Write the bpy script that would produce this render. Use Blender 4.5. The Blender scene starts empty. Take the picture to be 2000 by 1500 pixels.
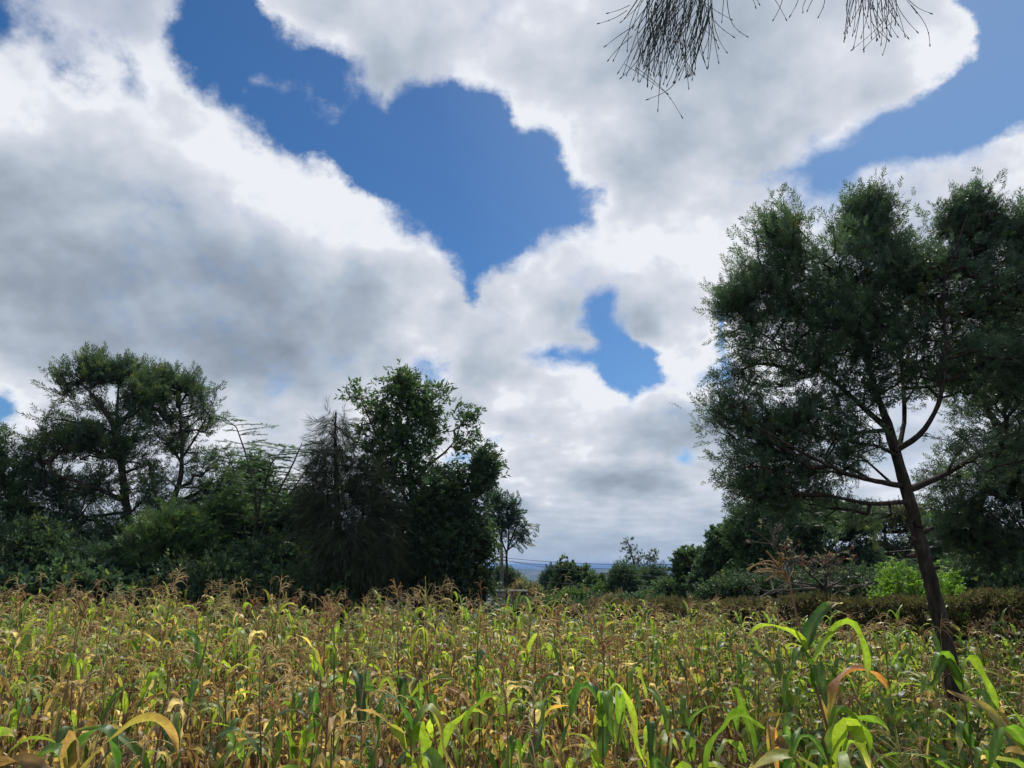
import bpy, math, random
import numpy as np
R = math.radians
scene = bpy.context.scene
COL = scene.collection
rng = np.random.default_rng(11)

# ------------------------------------------------------------------ camera
EYE = 2.7
PITCH = R(13.9)
FPX = 1428.0                       # focal length in photo pixels (photo is 2000 x 1500)
cam_d = bpy.data.cameras.new('camera')
cam_d.sensor_width = 36.0
cam_d.lens = 36.0 * FPX / 2000.0
cam_d.clip_start = 0.05
cam_d.clip_end = 90000.0
cam = bpy.data.objects.new('camera', cam_d)
cam.location = (0, 0, EYE)
cam.rotation_euler = (R(90) + PITCH, 0, 0)
COL.objects.link(cam)
scene.camera = cam

# ------------------------------------------------------------------ sun, exposure
SUN_EL, SUN_AZ = 56.0, 24.0        # azimuth in degrees to the east (right) of the view direction +Y
sun_d = bpy.data.lights.new('sun', 'SUN')
sun_d.energy = 4.8
sun_d.angle = R(0.55)
sun_d.color = (1.0, 0.95, 0.86)
sun = bpy.data.objects.new('sun', sun_d)
sun.rotation_euler = (R(90 - SUN_EL), 0, R(180 - SUN_AZ))
COL.objects.link(sun)
scene.view_settings.view_transform = 'Standard'
scene.view_settings.look = 'None'
scene.view_settings.exposure = 0.0
scene.view_settings.gamma = 1.0
scene.view_settings.use_curve_mapping = False
scene.cycles.max_bounces = 8
scene.cycles.transparent_max_bounces = 8
scene.cycles.transmission_bounces = 5
scene.cycles.diffuse_bounces = 3
scene.cycles.volume_bounces = 0
scene.cycles.use_denoising = True
scene.cycles.sample_clamp_indirect = 4.0

# ------------------------------------------------------------------ world: sky with clouds
# The cloud layout is a field over azimuth / elevation, held in rows of colour ramps:
# R = cover, G = brightness, B = wispiness.  Noise breaks it up at every scale.
def pix_to_azel(px, py):
    x = (px - 1000.0) / FPX; yu = (750.0 - py) / FPX
    X = x; Y = math.cos(PITCH) - yu * math.sin(PITCH); Z = math.sin(PITCH) + yu * math.cos(PITCH)
    return np.degrees(np.arctan2(X, Y)), np.degrees(np.arctan2(Z, np.hypot(X, Y)))
def azel_to_pix(az, el):
    az = np.radians(az); el = np.radians(el)
    X = np.sin(az) * np.cos(el); Y = np.cos(az) * np.cos(el); Z = np.sin(el)
    f = Y * math.cos(PITCH) + Z * math.sin(PITCH)
    u = -Y * math.sin(PITCH) + Z * math.cos(PITCH)
    f = np.maximum(f, 0.05)
    return 1000 + FPX * X / f, 750 - FPX * u / f

def sdf(poly, x, y):
    p = np.array(poly, float); q = np.roll(p, -1, 0)
    d = np.full(x.shape, 1e9); inside = np.zeros(x.shape, bool)
    for (ax, ay), (bx, by) in zip(p, q):
        ex, ey = bx - ax, by - ay
        t = np.clip(((x - ax) * ex + (y - ay) * ey) / (ex * ex + ey * ey + 1e-9), 0, 1)
        d = np.minimum(d, np.hypot(x - ax - t * ex, y - ay - t * ey))
        c = ((ay > y) != (by > y)) & (x < (bx - ax) * (y - ay) / (by - ay + 1e-12) + ax)
        inside ^= c
    return np.where(inside, d, -d)

# gaps of open blue between the clouds: outline, softness, depth
GAPS = [
 ([(352,-60),(505,-60),(520,50),(570,80),(650,90),(700,130),(695,185),(760,200),(800,150),(880,148),(960,150),(1000,190),(1012,250),(1050,240),(1085,290),(1092,345),(1120,385),(1185,385),(1150,420),(1080,445),(1030,500),(960,532),(925,568),(897,540),(885,500),(850,462),(790,440),(740,400),(700,382),(660,340),(600,312),(555,300),(500,258),(450,215),(400,190),(360,170),(335,120),(350,70)], 32, 1.0),
 ([(1150,585),(1185,568),(1213,600),(1225,650),(1255,690),(1300,703),(1370,700),(1420,730),(1330,722),(1280,735),(1262,768),(1212,778),(1185,745),(1135,712),(1180,690),(1188,655),(1150,615)], 12, 1.25),
 ([(1880,-60),(2400,-60),(2400,235),(2000,255),(1940,262),(1860,300),(1780,325),(1700,322),(1650,340),(1655,385),(1590,405),(1565,330),(1610,285),(1720,232),(1810,180),(1880,120),(1893,60),(1850,10)], 32, 1.0),
 ([(0,60),(100,100),(170,150),(260,140),(330,190),(300,205),(200,175),(120,165),(60,112),(0,95),(-80,80)], 16, 0.62),
 ([(-100,-60),(60,-60),(30,40),(0,90),(-100,90)], 30, 0.6),
 ([(1395,585),(1430,600),(1420,690),(1395,690)], 14, 0.8),
 ([(860,880),(930,862),(1050,858),(1000,885),(920,900),(860,905)], 16, 0.85),
 ([(500,745),(560,730),(600,750),(545,765)], 14, 0.72),
 ([(800,700),(870,690),(900,740),(840,750)], 20, 0.72),
 ([(640,690),(720,700),(700,730),(640,720)], 20, 0.5),
 ([(-60,770),(20,760),(30,830),(-60,850)], 18, 0.85),
 ([(1040,700),(1110,690),(1150,712),(1090,725)], 12, 0.8),
 ([(885,590),(915,580),(925,600),(895,612)], 9, 0.95),
 ([(1330,885),(1370,880),(1370,905),(1335,905)], 9, 0.8),
 ([(1380,360),(1500,330),(1570,330),(1560,400),(1480,380)], 24, 0.5),
]
# thin scraps of cloud inside the gaps: x, y, rx, ry, angle, amount
WISPS = [(640,215,16,40,-25,0.9),(545,175,30,12,30,0.9),(600,200,30,14,40,0.9),(700,60,30,20,0,.5),(330,160,40,20,30,.5),(578,190,42,15,25,0.75),(560,165,40,20,0,0.35),(612,105,20,10,30,0.5),(725,170,34,40,10,0.62),(745,150,30,30,0,0.4),(430,205,30,22,-50,0.4),
         (930,515,28,12,40,0.28),(1975,180,22,7,0,0.4),(1040,250,26,40,0,0.35),(770,440,60,20,35,0.30),(270,110,80,30,40,0.5),(1180,400,50,20,10,0.35),(1560,370,60,30,30,0.35)]
# brightness of the cloud body: x, y, rx, ry, angle, change from 0.86
TONES = [
 (250,480,330,120,12,-0.26),(430,450,130,50,20,-0.16),(80,600,260,110,0,-0.22),(520,640,300,80,-4,-0.30),(700,590,100,50,-15,-0.14),(420,560,150,35,-10,0.06),
 (120,430,90,50,0,0.10),(620,380,140,80,35,0.14),(240,260,160,70,30,0.08),(40,200,90,60,10,0.14),(60,330,110,50,0,-0.05),(740,470,110,60,30,0.12),(860,560,60,60,0,0.10),
 (960,620,150,70,0,0.06),(330,400,180,40,20,0.0),(980,680,110,30,0,-0.05),
 (1380,130,170,110,20,-0.24),(1500,170,120,80,0,-0.06),(1250,160,100,70,0,-0.08),(1150,300,60,80,0,0.12),(1280,330,110,60,0,0.02),(1650,120,120,80,0,0.10),(1800,60,60,60,0,0.12),
 (700,40,180,50,0,0.06),(980,90,150,70,0,-0.02),(1150,80,60,100,0,-0.05),(1470,420,120,60,0,0.0),(1300,480,120,70,0,0.06),(1340,600,80,80,0,-0.03),(1300,660,70,30,0,-0.08),
 (1850,340,160,50,0,0.22),(1980,290,60,40,0,0.22),(1900,450,160,60,0,-0.05),(1600,450,90,40,0,0.1),
 (1330,745,70,26,0,0.20),(1390,740,60,30,0,0.12),(1300,830,130,45,-8,-0.20),(1400,840,80,40,0,-0.2),(1210,870,120,40,0,-0.12),(1150,760,80,40,0,0.08),(970,800,120,40,0,0.08),(930,840,90,18,0,-0.16),
 (1000,730,90,20,0,-0.06),(1080,650,120,30,0,-0.07),(900,760,50,20,0,-0.10),(350,800,300,60,0,-0.02),(120,720,150,40,0,0.03),(560,860,200,40,0,0.02),
 (1240,960,200,11,0,-0.20),(1150,990,130,10,3,-0.20),(1190,925,80,9,2,-0.12),(1350,925,80,14,0,-0.12),(1050,930,100,14,0,0.0),(1300,1000,80,10,0,-0.16),(1400,1030,200,10,0,-0.12),(1100,1030,200,10,0,-0.12),(1320,975,60,10,0,-0.12),
 (420,570,420,90,8,-0.03), (120,520,120,60,0,-0.08), (300,700,400,30,0,-0.06), (560,300,160,50,40,0.10), (680,430,90,40,38,0.10), (820,500,60,50,50,0.10), (900,640,60,50,0,0.05),
 (1150,830,90,25,0,0.10), (1050,880,120,20,0,0.06), (1250,900,120,16,0,0.08), (980,905,100,14,0,0.06), (1360,960,90,10,0,0.08), (1130,955,90,9,0,0.08), (960,960,90,12,0,0.05), (1230,1010,110,9,0,0.07), (1030,985,90,9,0,-0.10),
 (1480,260,90,40,-20,-0.07), (1180,200,90,60,0,0.05), (1330,420,120,30,0,-0.10), (1400,520,60,60,0,0.10), (1240,560,40,70,0,0.10), (1110,500,60,60,0,0.10), (1080,600,80,30,0,-0.10), (1010,560,60,30,-30,0.08), (1080,800,60,30,0,-0.06), (840,120,120,40,10,-0.05), (620,20,90,30,0,-0.05), (1700,40,80,50,0,-0.08),
 (1200,1085,900,42,0,-0.26),(300,1050,500,90,0,-0.12),
]
def field(az, el):
    x, y = azel_to_pix(az, el)
    gap = np.zeros(x.shape)
    for poly, soft, depth in GAPS:
        s = sdf(poly, x, y)
        gap = np.maximum(gap, depth * np.clip(0.5 + s / (2.0 * soft), 0, 1))
    cover = 1.12 - 1.2 * gap
    wisp = np.zeros(x.shape)
    def g(cx, cy, rx, ry, a):
        ca, sa = math.cos(R(a)), math.sin(R(a))
        u = ((x - cx) * ca + (y - cy) * sa) / rx; v = (-(x - cx) * sa + (y - cy) * ca) / ry
        return np.exp(-0.5 * (u * u + v * v))
    for cx, cy, rx, ry, a, m in WISPS:
        k = g(cx, cy, rx, ry, a) * m
        cover = np.maximum(cover, k * 0.80); wisp = np.maximum(wisp, np.clip(k * 1.4, 0, .8) * (gap > 0.4))
    upl = np.clip(1 - (np.hypot((x - 150) / 270, (y - 40) / 130)), 0, 1)          # ragged thin cloud, upper left
    wisp = np.maximum(wisp, np.clip(upl * 1.6, 0, 0.8)); cover = cover - 0.16 * np.clip(upl * 2, 0, 1)
    tone = np.full(x.shape, 0.82)
    for cx, cy, rx, ry, a, m in TONES:
        tone = tone + m * 0.86 * g(cx, cy, rx, ry, a)
    tone = tone + 0.06 * np.exp(-((cover - 0.62) / 0.2) ** 2)
    # outside what the photo shows the same kind of sky goes on
    out = np.clip((np.maximum(np.abs(x - 1000) - 1000, -100 - y * 0.6)) / 500, 0, 1)
    cover = cover * (1 - out) + 0.66 * out
    tone = tone * (1 - out) + 0.74 * out
    return np.clip(cover, 0, 1.2), np.clip(tone, 0.2, 1), np.clip(wisp, 0, 1)

def build_world():
    w = bpy.data.worlds.new('World'); w.use_nodes = True
    nt = w.node_tree; nt.nodes.clear()
    N = lambda t: nt.nodes.new(t)
    def L(a, b): nt.links.new(a, b)
    def M(op, a, b=None, c=None, clamp=False):
        n = N('ShaderNodeMath'); n.operation = op; n.use_clamp = clamp
        for i, v in enumerate((a, b, c)):
            if v is None: continue
            if isinstance(v, (int, float)): n.inputs[i].default_value = v
            else: L(v, n.inputs[i])
        return n.outputs[0]
    def VM(op, a, b=None, s=None):
        n = N('ShaderNodeVectorMath'); n.operation = op
        for i, v in enumerate((a, b)):
            if v is None: continue
            if isinstance(v, tuple): n.inputs[i].default_value = v
            else: L(v, n.inputs[i])
        if s is not None: n.inputs['Scale'].default_value = s
        return n.outputs[0]
    def mix(f, a, b, typ='RGBA'):
        n = N('ShaderNodeMix'); n.data_type = 'RGBA'
        if isinstance(f, (int, float)): n.inputs[0].default_value = f
        else: L(f, n.inputs[0])
        for k, v in ((6, a), (7, b)):
            if isinstance(v, tuple): n.inputs[k].default_value = v
            else: L(v, n.inputs[k])
        return n.outputs[2]
    def noise(vec, scale, detail, rough=0.55, lac=2.0, dist=0.0):
        n = N('ShaderNodeTexNoise'); n.inputs['Scale'].default_value = scale; n.inputs['Detail'].default_value = detail
        n.inputs['Roughness'].default_value = rough; n.inputs['Lacunarity'].default_value = lac; n.inputs['Distortion'].default_value = dist
        L(vec, n.inputs['Vector']); return n
    tc = N('ShaderNodeTexCoord')
    d0 = VM('NORMALIZE', tc.outputs['Generated'])
    s0 = N('ShaderNodeSeparateXYZ'); L(d0, s0.inputs[0])
    zc = M('MAXIMUM', s0.outputs[2], 0.0)
    # position on a cloud layer overhead: puffs get flatter and smaller towards the horizon
    den = M('ADD', zc, 0.70)
    cv = N('ShaderNodeCombineXYZ')
    L(M('DIVIDE', s0.outputs[0], den), cv.inputs[0]); L(M('DIVIDE', s0.outputs[1], den), cv.inputs[1])
    L(M('MULTIPLY', M('POWER', M('SUBTRACT', 1.0, zc), 8.0), 0.5), cv.inputs[2])
    lay = cv.outputs[0]
    # ragged displacement of the layout, in direction space
    w1 = noise(lay, 6.0, 4, 0.55)
    w2 = noise(lay, 26.0, 7, 0.62)
    off = VM('ADD', VM('SCALE', VM('SUBTRACT', w1.outputs['Color'], (0.5, 0.5, 0.5)), s=0.075),
                    VM('SCALE', VM('SUBTRACT', w2.outputs['Color'], (0.5, 0.5, 0.5)), s=0.034))
    offs = N('ShaderNodeVectorMath'); offs.operation = 'SCALE'; L(off, offs.inputs[0])
    L(M('MINIMUM', M('ADD', M('MULTIPLY', zc, 2.4), 0.10), 1.0), offs.inputs['Scale'])
    d = VM('NORMALIZE', VM('ADD', d0, offs.outputs[0]))
    s = N('ShaderNodeSeparateXYZ'); L(d, s.inputs[0])
    az = M('ARCTAN2', s.outputs[0], s.outputs[1])
    el = M('ARCSINE', s.outputs[2])
    A0, A1, NC = -44.0, 44.0, 62
    azs = np.linspace(A0, A1, NC)
    els = np.concatenate([np.linspace(0, 8, 6)[:-1], np.linspace(8, 42, 23)])
    fa = M('MULTIPLY', M('SUBTRACT', M('MULTIPLY', az, 180 / math.pi), A0), 1 / (A1 - A0), clamp=True)
    fl = M('MULTIPLY', fa, (NC - 1) / 31.0, clamp=True)
    fr = M('MULTIPLY', M('SUBTRACT', fa, 30 / (NC - 1)), (NC - 1) / 31.0, clamp=True)
    sel = M('GREATER_THAN', fa, 31 / (NC - 1))
    eld = M('MULTIPLY', el, 180 / math.pi)
    cur = None
    for r, e in enumerate(els):
        c, t, wi = field(azs, np.full(NC, e))
        gt = bpy.data.node_groups.new('cloud_row', 'ShaderNodeTree')
        for nm in ('a', 'b', 'side'): gt.interface.new_socket(nm, in_out='INPUT', socket_type='NodeSocketFloat')
        gt.interface.new_socket('colour', in_out='OUTPUT', socket_type='NodeSocketColor')
        gi = gt.nodes.new('NodeGroupInput'); go = gt.nodes.new('NodeGroupOutput')
        gm = gt.nodes.new('ShaderNodeMix'); gm.data_type = 'RGBA'
        for q, k0 in enumerate((0, 30)):
            n = gt.nodes.new('ShaderNodeValToRGB'); cr = n.color_ramp; cr.interpolation = 'LINEAR'
            while len(cr.elements) < 32: cr.elements.new(0.5)
            for i in range(32):
                cr.elements[i].position = i / 31.0
                cr.elements[i].color = (float(c[k0 + i]), float(t[k0 + i]), float(wi[k0 + i]), 1)
            gt.links.new(gi.outputs[q], n.inputs[0]); gt.links.new(n.outputs[0], gm.inputs[6 + q])
        gt.links.new(gi.outputs[2], gm.inputs[0]); gt.links.new(gm.outputs[2], go.inputs[0])
        gn = N('ShaderNodeGroup'); gn.node_tree = gt
        L(fl, gn.inputs[0]); L(fr, gn.inputs[1]); L(sel, gn.inputs[2]); row = gn.outputs[0]
        if cur is None: cur = row
        else:
            mr = N('ShaderNodeMapRange'); mr.interpolation_type = 'LINEAR'
            mr.inputs[1].default_value = float(els[r - 1]); mr.inputs[2].default_value = float(e)
            L(eld, mr.inputs[0]); cur = mix(mr.outputs[0], cur, row)
    f = N('ShaderNodeSeparateColor'); L(cur, f.inputs[0])
    cover, tone, wispy = f.outputs[0], f.outputs[1], f.outputs[2]
    # behind and above what the rows cover, plain broken cloud
    bg = M('MAXIMUM', M('GREATER_THAN', M('ABSOLUTE', az), R(60)), M('GREATER_THAN', el, R(52)))
    # fine edge noise
    n1 = noise(lay, 6.0, 10, 0.58, 2.1, 0.15)
    n2 = noise(lay, 30.0, 8, 0.70)
    n1v = M('SUBTRACT', n1.outputs['Fac'], 0.5); n2v = M('SUBTRACT', n2.outputs['Fac'], 0.5)
    b3 = noise(VM('ADD', lay, VM('SCALE', off, s=1.2)), 14.0, 4, 0.5); bw = M('ABSOLUTE', M('SUBTRACT', b3.outputs['Fac'], 0.5))
    amp = M('ADD', M('MULTIPLY', wispy, 1.2), 0.85)
    dens = M('ADD', cover, M('ADD', M('MULTIPLY', n1v, amp), M('ADD', M('MULTIPLY', n2v, 0.80), M('MULTIPLY', M('SUBTRACT', bw, 0.10), 0.75))))
    # crisp billowing borders in some places, soft frayed ones in others
    e1 = noise(lay, 3.2, 2, 0.5)
    emr = N('ShaderNodeMapRange'); emr.inputs[1].default_value = 0.40; emr.inputs[2].default_value = 0.60
    emr.inputs[3].default_value = 0.62; emr.inputs[4].default_value = 1.25; L(e1.outputs['Fac'], emr.inputs[0])
    mr = N('ShaderNodeMapRange'); mr.interpolation_type = 'SMOOTHSTEP'
    mr.inputs[1].default_value = 0.26; L(M('ADD', M('MULTIPLY', wispy, 0.45), emr.outputs[0]), mr.inputs[2]); L(dens, mr.inputs[0])
    alpha = M('MULTIPLY', mr.outputs[0], M('SUBTRACT', 1.0, M('MULTIPLY', wispy, 0.25)))
    # relief: the same noise a step towards the sun
    sd = (math.sin(R(SUN_AZ)), math.cos(R(SUN_AZ)), 0)
    p2 = VM('ADD', lay, tuple(v * 0.045 for v in sd[:2]) + (0.05,))
    m1 = noise(lay, 5.5, 4, 0.5); m2 = noise(p2, 5.5, 4, 0.5)
    rel = M('SUBTRACT', m1.outputs['Fac'], m2.outputs['Fac'])
    b1 = noise(lay, 3.4, 4, 0.5)
    # soft billows inside the cloud body
    q1 = noise(VM('ADD', lay, VM('SCALE', off, s=1.5)), 9.0, 3, 0.45)
    bil = M('SUBTRACT', 0.16, M('ABSOLUTE', M('SUBTRACT', q1.outputs['Fac'], 0.5)))
    lum = M('ADD', tone, M('ADD', M('MULTIPLY', rel, 1.35), M('ADD', M('ADD', M('MULTIPLY', bil, 0.30), M('MULTIPLY', M('SUBTRACT', bw, 0.10), 0.38)), M('MULTIPLY', M('SUBTRACT', b1.outputs['Fac'], 0.5), 0.34))))
    # low banks of small flat-based clouds stacked towards the horizon
    dl = M('ADD', zc, 0.10); cl = N('ShaderNodeCombineXYZ'); L(M('DIVIDE', s0.outputs[0], dl), cl.inputs[0]); L(M('DIVIDE', s0.outputs[1], dl), cl.inputs[1])
    bk = noise(cl.outputs[0], 1.5, 7, 0.55); bk2 = noise(VM('ADD', cl.outputs[0], (0.0, 0.16, 0.0)), 1.5, 7, 0.55)
    wl = M('POWER', M('SUBTRACT', 1.0, M('MULTIPLY', zc, 2.2, clamp=True)), 3.0)
    wl = M('MULTIPLY', wl, M('MULTIPLY', zc, 14.0, clamp=True))
    bank = M('ADD', M('MULTIPLY', M('SUBTRACT', bk.outputs['Fac'], 0.5), 0.55), M('MULTIPLY', M('SUBTRACT', bk.outputs['Fac'], bk2.outputs['Fac']), 0.6))
    lum = M('ADD', lum, M('MULTIPLY', bank, wl))
    # thin edges glow, thick cores go grey
    edge = M('SUBTRACT', 1.0, M('MULTIPLY', M('SUBTRACT', dens, 0.6), 1.6, clamp=True))
    lum = M('ADD', lum, M('MULTIPLY', edge, 0.17))
    ramp = N('ShaderNodeValToRGB'); cr = ramp.color_ramp
    stops = [(0.20, (0.24, 0.29, 0.36)), (0.42, (0.33, 0.385, 0.465)), (0.62, (0.44, 0.51, 0.60)), (0.78, (0.58, 0.63, 0.71)), (0.92, (0.70, 0.73, 0.81)), (1.0, (0.85, 0.875, 0.93))]
    while len(cr.elements) < len(stops): cr.elements.new(0.5)
    for e_, (p_, c_) in zip(cr.elements, stops): e_.position = p_
    for e_, (p_, c_) in zip(cr.elements, stops): e_.color = c_ + (1,)
    L(lum, ramp.inputs[0])
    # clear sky
    sky = N('ShaderNodeTexSky'); sky.sky_type = 'NISHITA'; sky.sun_disc = False
    sky.sun_elevation = R(SUN_EL); sky.sun_rotation = R(SUN_AZ)
    sky.altitude = 1800; sky.air_density = 1.0; sky.dust_density = 1.2; sky.ozone_density = 3.0
    hs = N('ShaderNodeHueSaturation'); hs.inputs['Saturation'].default_value = 1.28; hs.inputs['Value'].default_value = 1.0
    L(sky.outputs[0], hs.inputs['Color'])
    # paler, hazier blue on the sun's side
    hz = N('ShaderNodeMapRange'); hz.inputs[1].default_value = 0.72; hz.inputs[2].default_value = 1.0; hz.inputs[3].default_value = 0.0; hz.inputs[4].default_value = 0.26
    dt = N('ShaderNodeVectorMath'); dt.operation = 'DOT_PRODUCT'; L(d0, dt.inputs[0])
    dt.inputs[1].default_value = (math.sin(R(SUN_AZ + 22)) * math.cos(R(32)), math.cos(R(SUN_AZ + 22)) * math.cos(R(32)), math.sin(R(32)))
    L(dt.outputs['Value'], hz.inputs[0])
    skyc = mix(hz.outputs[0], VM('SCALE', hs.outputs[0], s=SKY_STRENGTH), (0.42, 0.62, 0.86, 1))
    # the low air over the plain, pale blue grey
    low = M('POWER', M('SUBTRACT', 1.0, M('MULTIPLY', zc, 6.5, clamp=True)), 2.0)
    cc = mix(M('MULTIPLY', low, 0.75), ramp.outputs[0], (0.42, 0.52, 0.68, 1))
    full = mix(alpha, skyc, cc)
    bgn = N('ShaderNodeBackground'); L(full, bgn.inputs[0]); bgn.inputs[1].default_value = 1.0
    out = N('ShaderNodeOutputWorld'); L(bgn.outputs[0], out.inputs[0])
    w.cycles.sampling_method = 'MANUAL'; w.cycles.sample_map_resolution = 512
    scene.world = w
SKY_STRENGTH = 0.098
build_world()
# ================================================================== helpers
def tag(o, label=None, cat=None, group=None, kind=None):
    if label: o['label'] = label
    if cat: o['category'] = cat
    if group: o['group'] = group
    if kind: o['kind'] = kind
    return o
def empty(name, loc=(0, 0, 0), rz=0.0):
    o = bpy.data.objects.new(name, None); o.empty_display_size = 0.2
    o.location = loc; o.rotation_euler = (0, 0, rz); COL.objects.link(o); return o

class MB:
    """collects quads / tris with a colour per vertex and builds ONE mesh object"""
    def __init__(s): s.v = []; s.f4 = []; s.f3 = []; s.c = []; s.n = 0
    def add(s, v, f4=None, f3=None, c=None):
        v = np.asarray(v, np.float32).reshape(-1, 3); s.v.append(v)
        if c is None: c = (0.5, 0.5, 0.5)
        c = np.asarray(c, np.float32)
        if c.ndim == 1: c = np.tile(c, (len(v), 1))
        if c.shape[1] == 3: c = np.concatenate([c, np.ones((len(c), 1), np.float32)], 1)
        s.c.append(c)
        if f4 is not None and len(f4): s.f4.append(np.asarray(f4, np.int64) + s.n)
        if f3 is not None and len(f3): s.f3.append(np.asarray(f3, np.int64) + s.n)
        s.n += len(v)
    def arrays(s):
        v = np.concatenate(s.v); c = np.concatenate(s.c)
        f4 = np.concatenate(s.f4) if s.f4 else np.zeros((0, 4), np.int64)
        f3 = np.concatenate(s.f3) if s.f3 else np.zeros((0, 3), np.int64)
        return v, c, f4, f3
    def mesh(s, name, mat, smooth=True):
        v, c, f4, f3 = s.arrays()
        return raw_mesh(name, v, c, f4, f3, mat, smooth)
    def build(s, name, mat, parent=None, smooth=True):
        return link(name, s.mesh(name, mat, smooth), parent)
def raw_mesh(name, v, c, f4, f3, mat, smooth=True):
    me = bpy.data.meshes.new(name)
    me.vertices.add(len(v)); me.vertices.foreach_set('co', np.asarray(v, np.float32).ravel())
    idx = np.concatenate([f4.ravel(), f3.ravel()]).astype(np.int32)
    n4, n3 = len(f4), len(f3)
    me.loops.add(len(idx)); me.loops.foreach_set('vertex_index', idx)
    me.polygons.add(n4 + n3)
    ls = np.concatenate([np.arange(n4) * 4, n4 * 4 + np.arange(n3) * 3]).astype(np.int32)
    me.polygons.foreach_set('loop_start', ls)
    if smooth: me.polygons.foreach_set('use_smooth', np.ones(n4 + n3, bool))
    at = me.attributes.new('tint', 'FLOAT_COLOR', 'POINT')
    at.data.foreach_set('color', c.astype(np.float32).ravel())
    me.update(calc_edges=True)
    me.materials.append(mat)
    return me
def link(name, me, parent=None):
    o = bpy.data.objects.new(name, me); COL.objects.link(o)
    if parent is not None: o.parent = parent
    return o

def at_px(px, py, D):
    """the point at distance D in front of the camera place seen at photo pixel px, py"""
    x = (px - 1000.0) / FPX; yu = (750.0 - py) / FPX
    Y = math.cos(PITCH) - yu * math.sin(PITCH); Z = math.sin(PITCH) + yu * math.cos(PITCH)
    return np.array([x * D / Y, D, EYE + Z * D / Y])
def norm(a):
    a = np.asarray(a, float); return a / np.maximum(np.linalg.norm(a, axis=-1, keepdims=True), 1e-9)
def frames(d, rng_, spin=True):
    """rotation matrices whose local X axis is d, with a random spin about it; rows = X, Y, Z axes"""
    d = norm(d); n = len(d)
    up = np.tile([0.0, 0.0, 1.0], (n, 1)); bad = np.abs(d[:, 2]) > 0.96
    up[bad] = [1.0, 0, 0]
    y = norm(np.cross(up, d)); z = np.cross(d, y)
    if spin:
        a = rng_.uniform(0, 2 * np.pi, n) if spin is True else rng_.normal(0, spin, n)
        ca, sa = np.cos(a)[:, None], np.sin(a)[:, None]
        y, z = y * ca + z * sa, -y * sa + z * ca
    return np.stack([d, y, z], 1)
def scatter(mb, tv, tf4, tf3, pos, rot, scl, col):
    """place a template at many spots. tv (k,3); rot (n,3,3); scl (n,) or (n,3); col (n,3) or (n,k,3)"""
    n, k = len(pos), len(tv)
    if n == 0: return
    scl = np.asarray(scl, float)
    if scl.ndim == 1: scl = scl[:, None]
    loc = tv[None] * scl[:, None, :] if scl.shape[1] == 3 else tv[None] * scl[:, :, None]
    v = np.einsum('nki,nij->nkj', loc, rot) + pos[:, None, :]
    off = (np.arange(n) * k)[:, None, None]
    f4 = (tf4[None] + off).reshape(-1, 4) if tf4 is not None and len(tf4) else None
    f3 = (tf3[None] + off).reshape(-1, 3) if tf3 is not None and len(tf3) else None
    if col.ndim == 2: col = np.repeat(col[:, None, :], k, 1)
    mb.add(v.reshape(-1, 3), f4, f3, col.reshape(-1, 3))
def tube(mb, pts, rad, sides=6, col=(0.5, 0.5, 0.5), cap=True):
    pts = np.asarray(pts, float); m = len(pts)
    rad = np.broadcast_to(np.asarray(rad, float), (m,))
    t = np.gradient(pts, axis=0); t = norm(t)
    ref = np.array([0, 0, 1.0]) if abs(t[0, 2]) < 0.9 else np.array([1.0, 0, 0])
    u = norm(np.cross(t, ref)); w = np.cross(t, u)
    for i in range(1, m):                       # keep the frame from flipping
        if np.dot(u[i], u[i - 1]) < 0: u[i] *= -1; w[i] *= -1
    a = np.linspace(0, 2 * np.pi, sides, endpoint=False)
    v = pts[:, None] + rad[:, None, None] * (np.cos(a)[None, :, None] * u[:, None] + np.sin(a)[None, :, None] * w[:, None])
    i = np.arange(m - 1)[:, None] * sides; j = np.arange(sides)[None]; j2 = (j + 1) % sides
    f = np.stack([i + j, i + j2, i + sides + j2, i + sides + j], -1).reshape(-1, 4)
    c = np.asarray(col, float)
    if c.ndim == 2: c = np.repeat(c, sides, 0)
    f3 = None
    vv = v.reshape(-1, 3)
    mb.add(vv, f, None, c)
def box(mb, c, s, rz=0.0, col=(0.5, 0.5, 0.5)):
    c = np.asarray(c, float); s = np.asarray(s, float) / 2
    v = np.array([[x, y, z] for x in (-1, 1) for y in (-1, 1) for z in (-1, 1)], float) * s
    ca, sa = math.cos(rz), math.sin(rz)
    v = np.stack([v[:, 0] * ca - v[:, 1] * sa, v[:, 0] * sa + v[:, 1] * ca, v[:, 2]], 1) + c
    mb.add(v, [[0, 1, 3, 2], [4, 6, 7, 5], [0, 4, 5, 1], [2, 3, 7, 6], [0, 2, 6, 4], [1, 5, 7, 3]], None, col)

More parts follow.
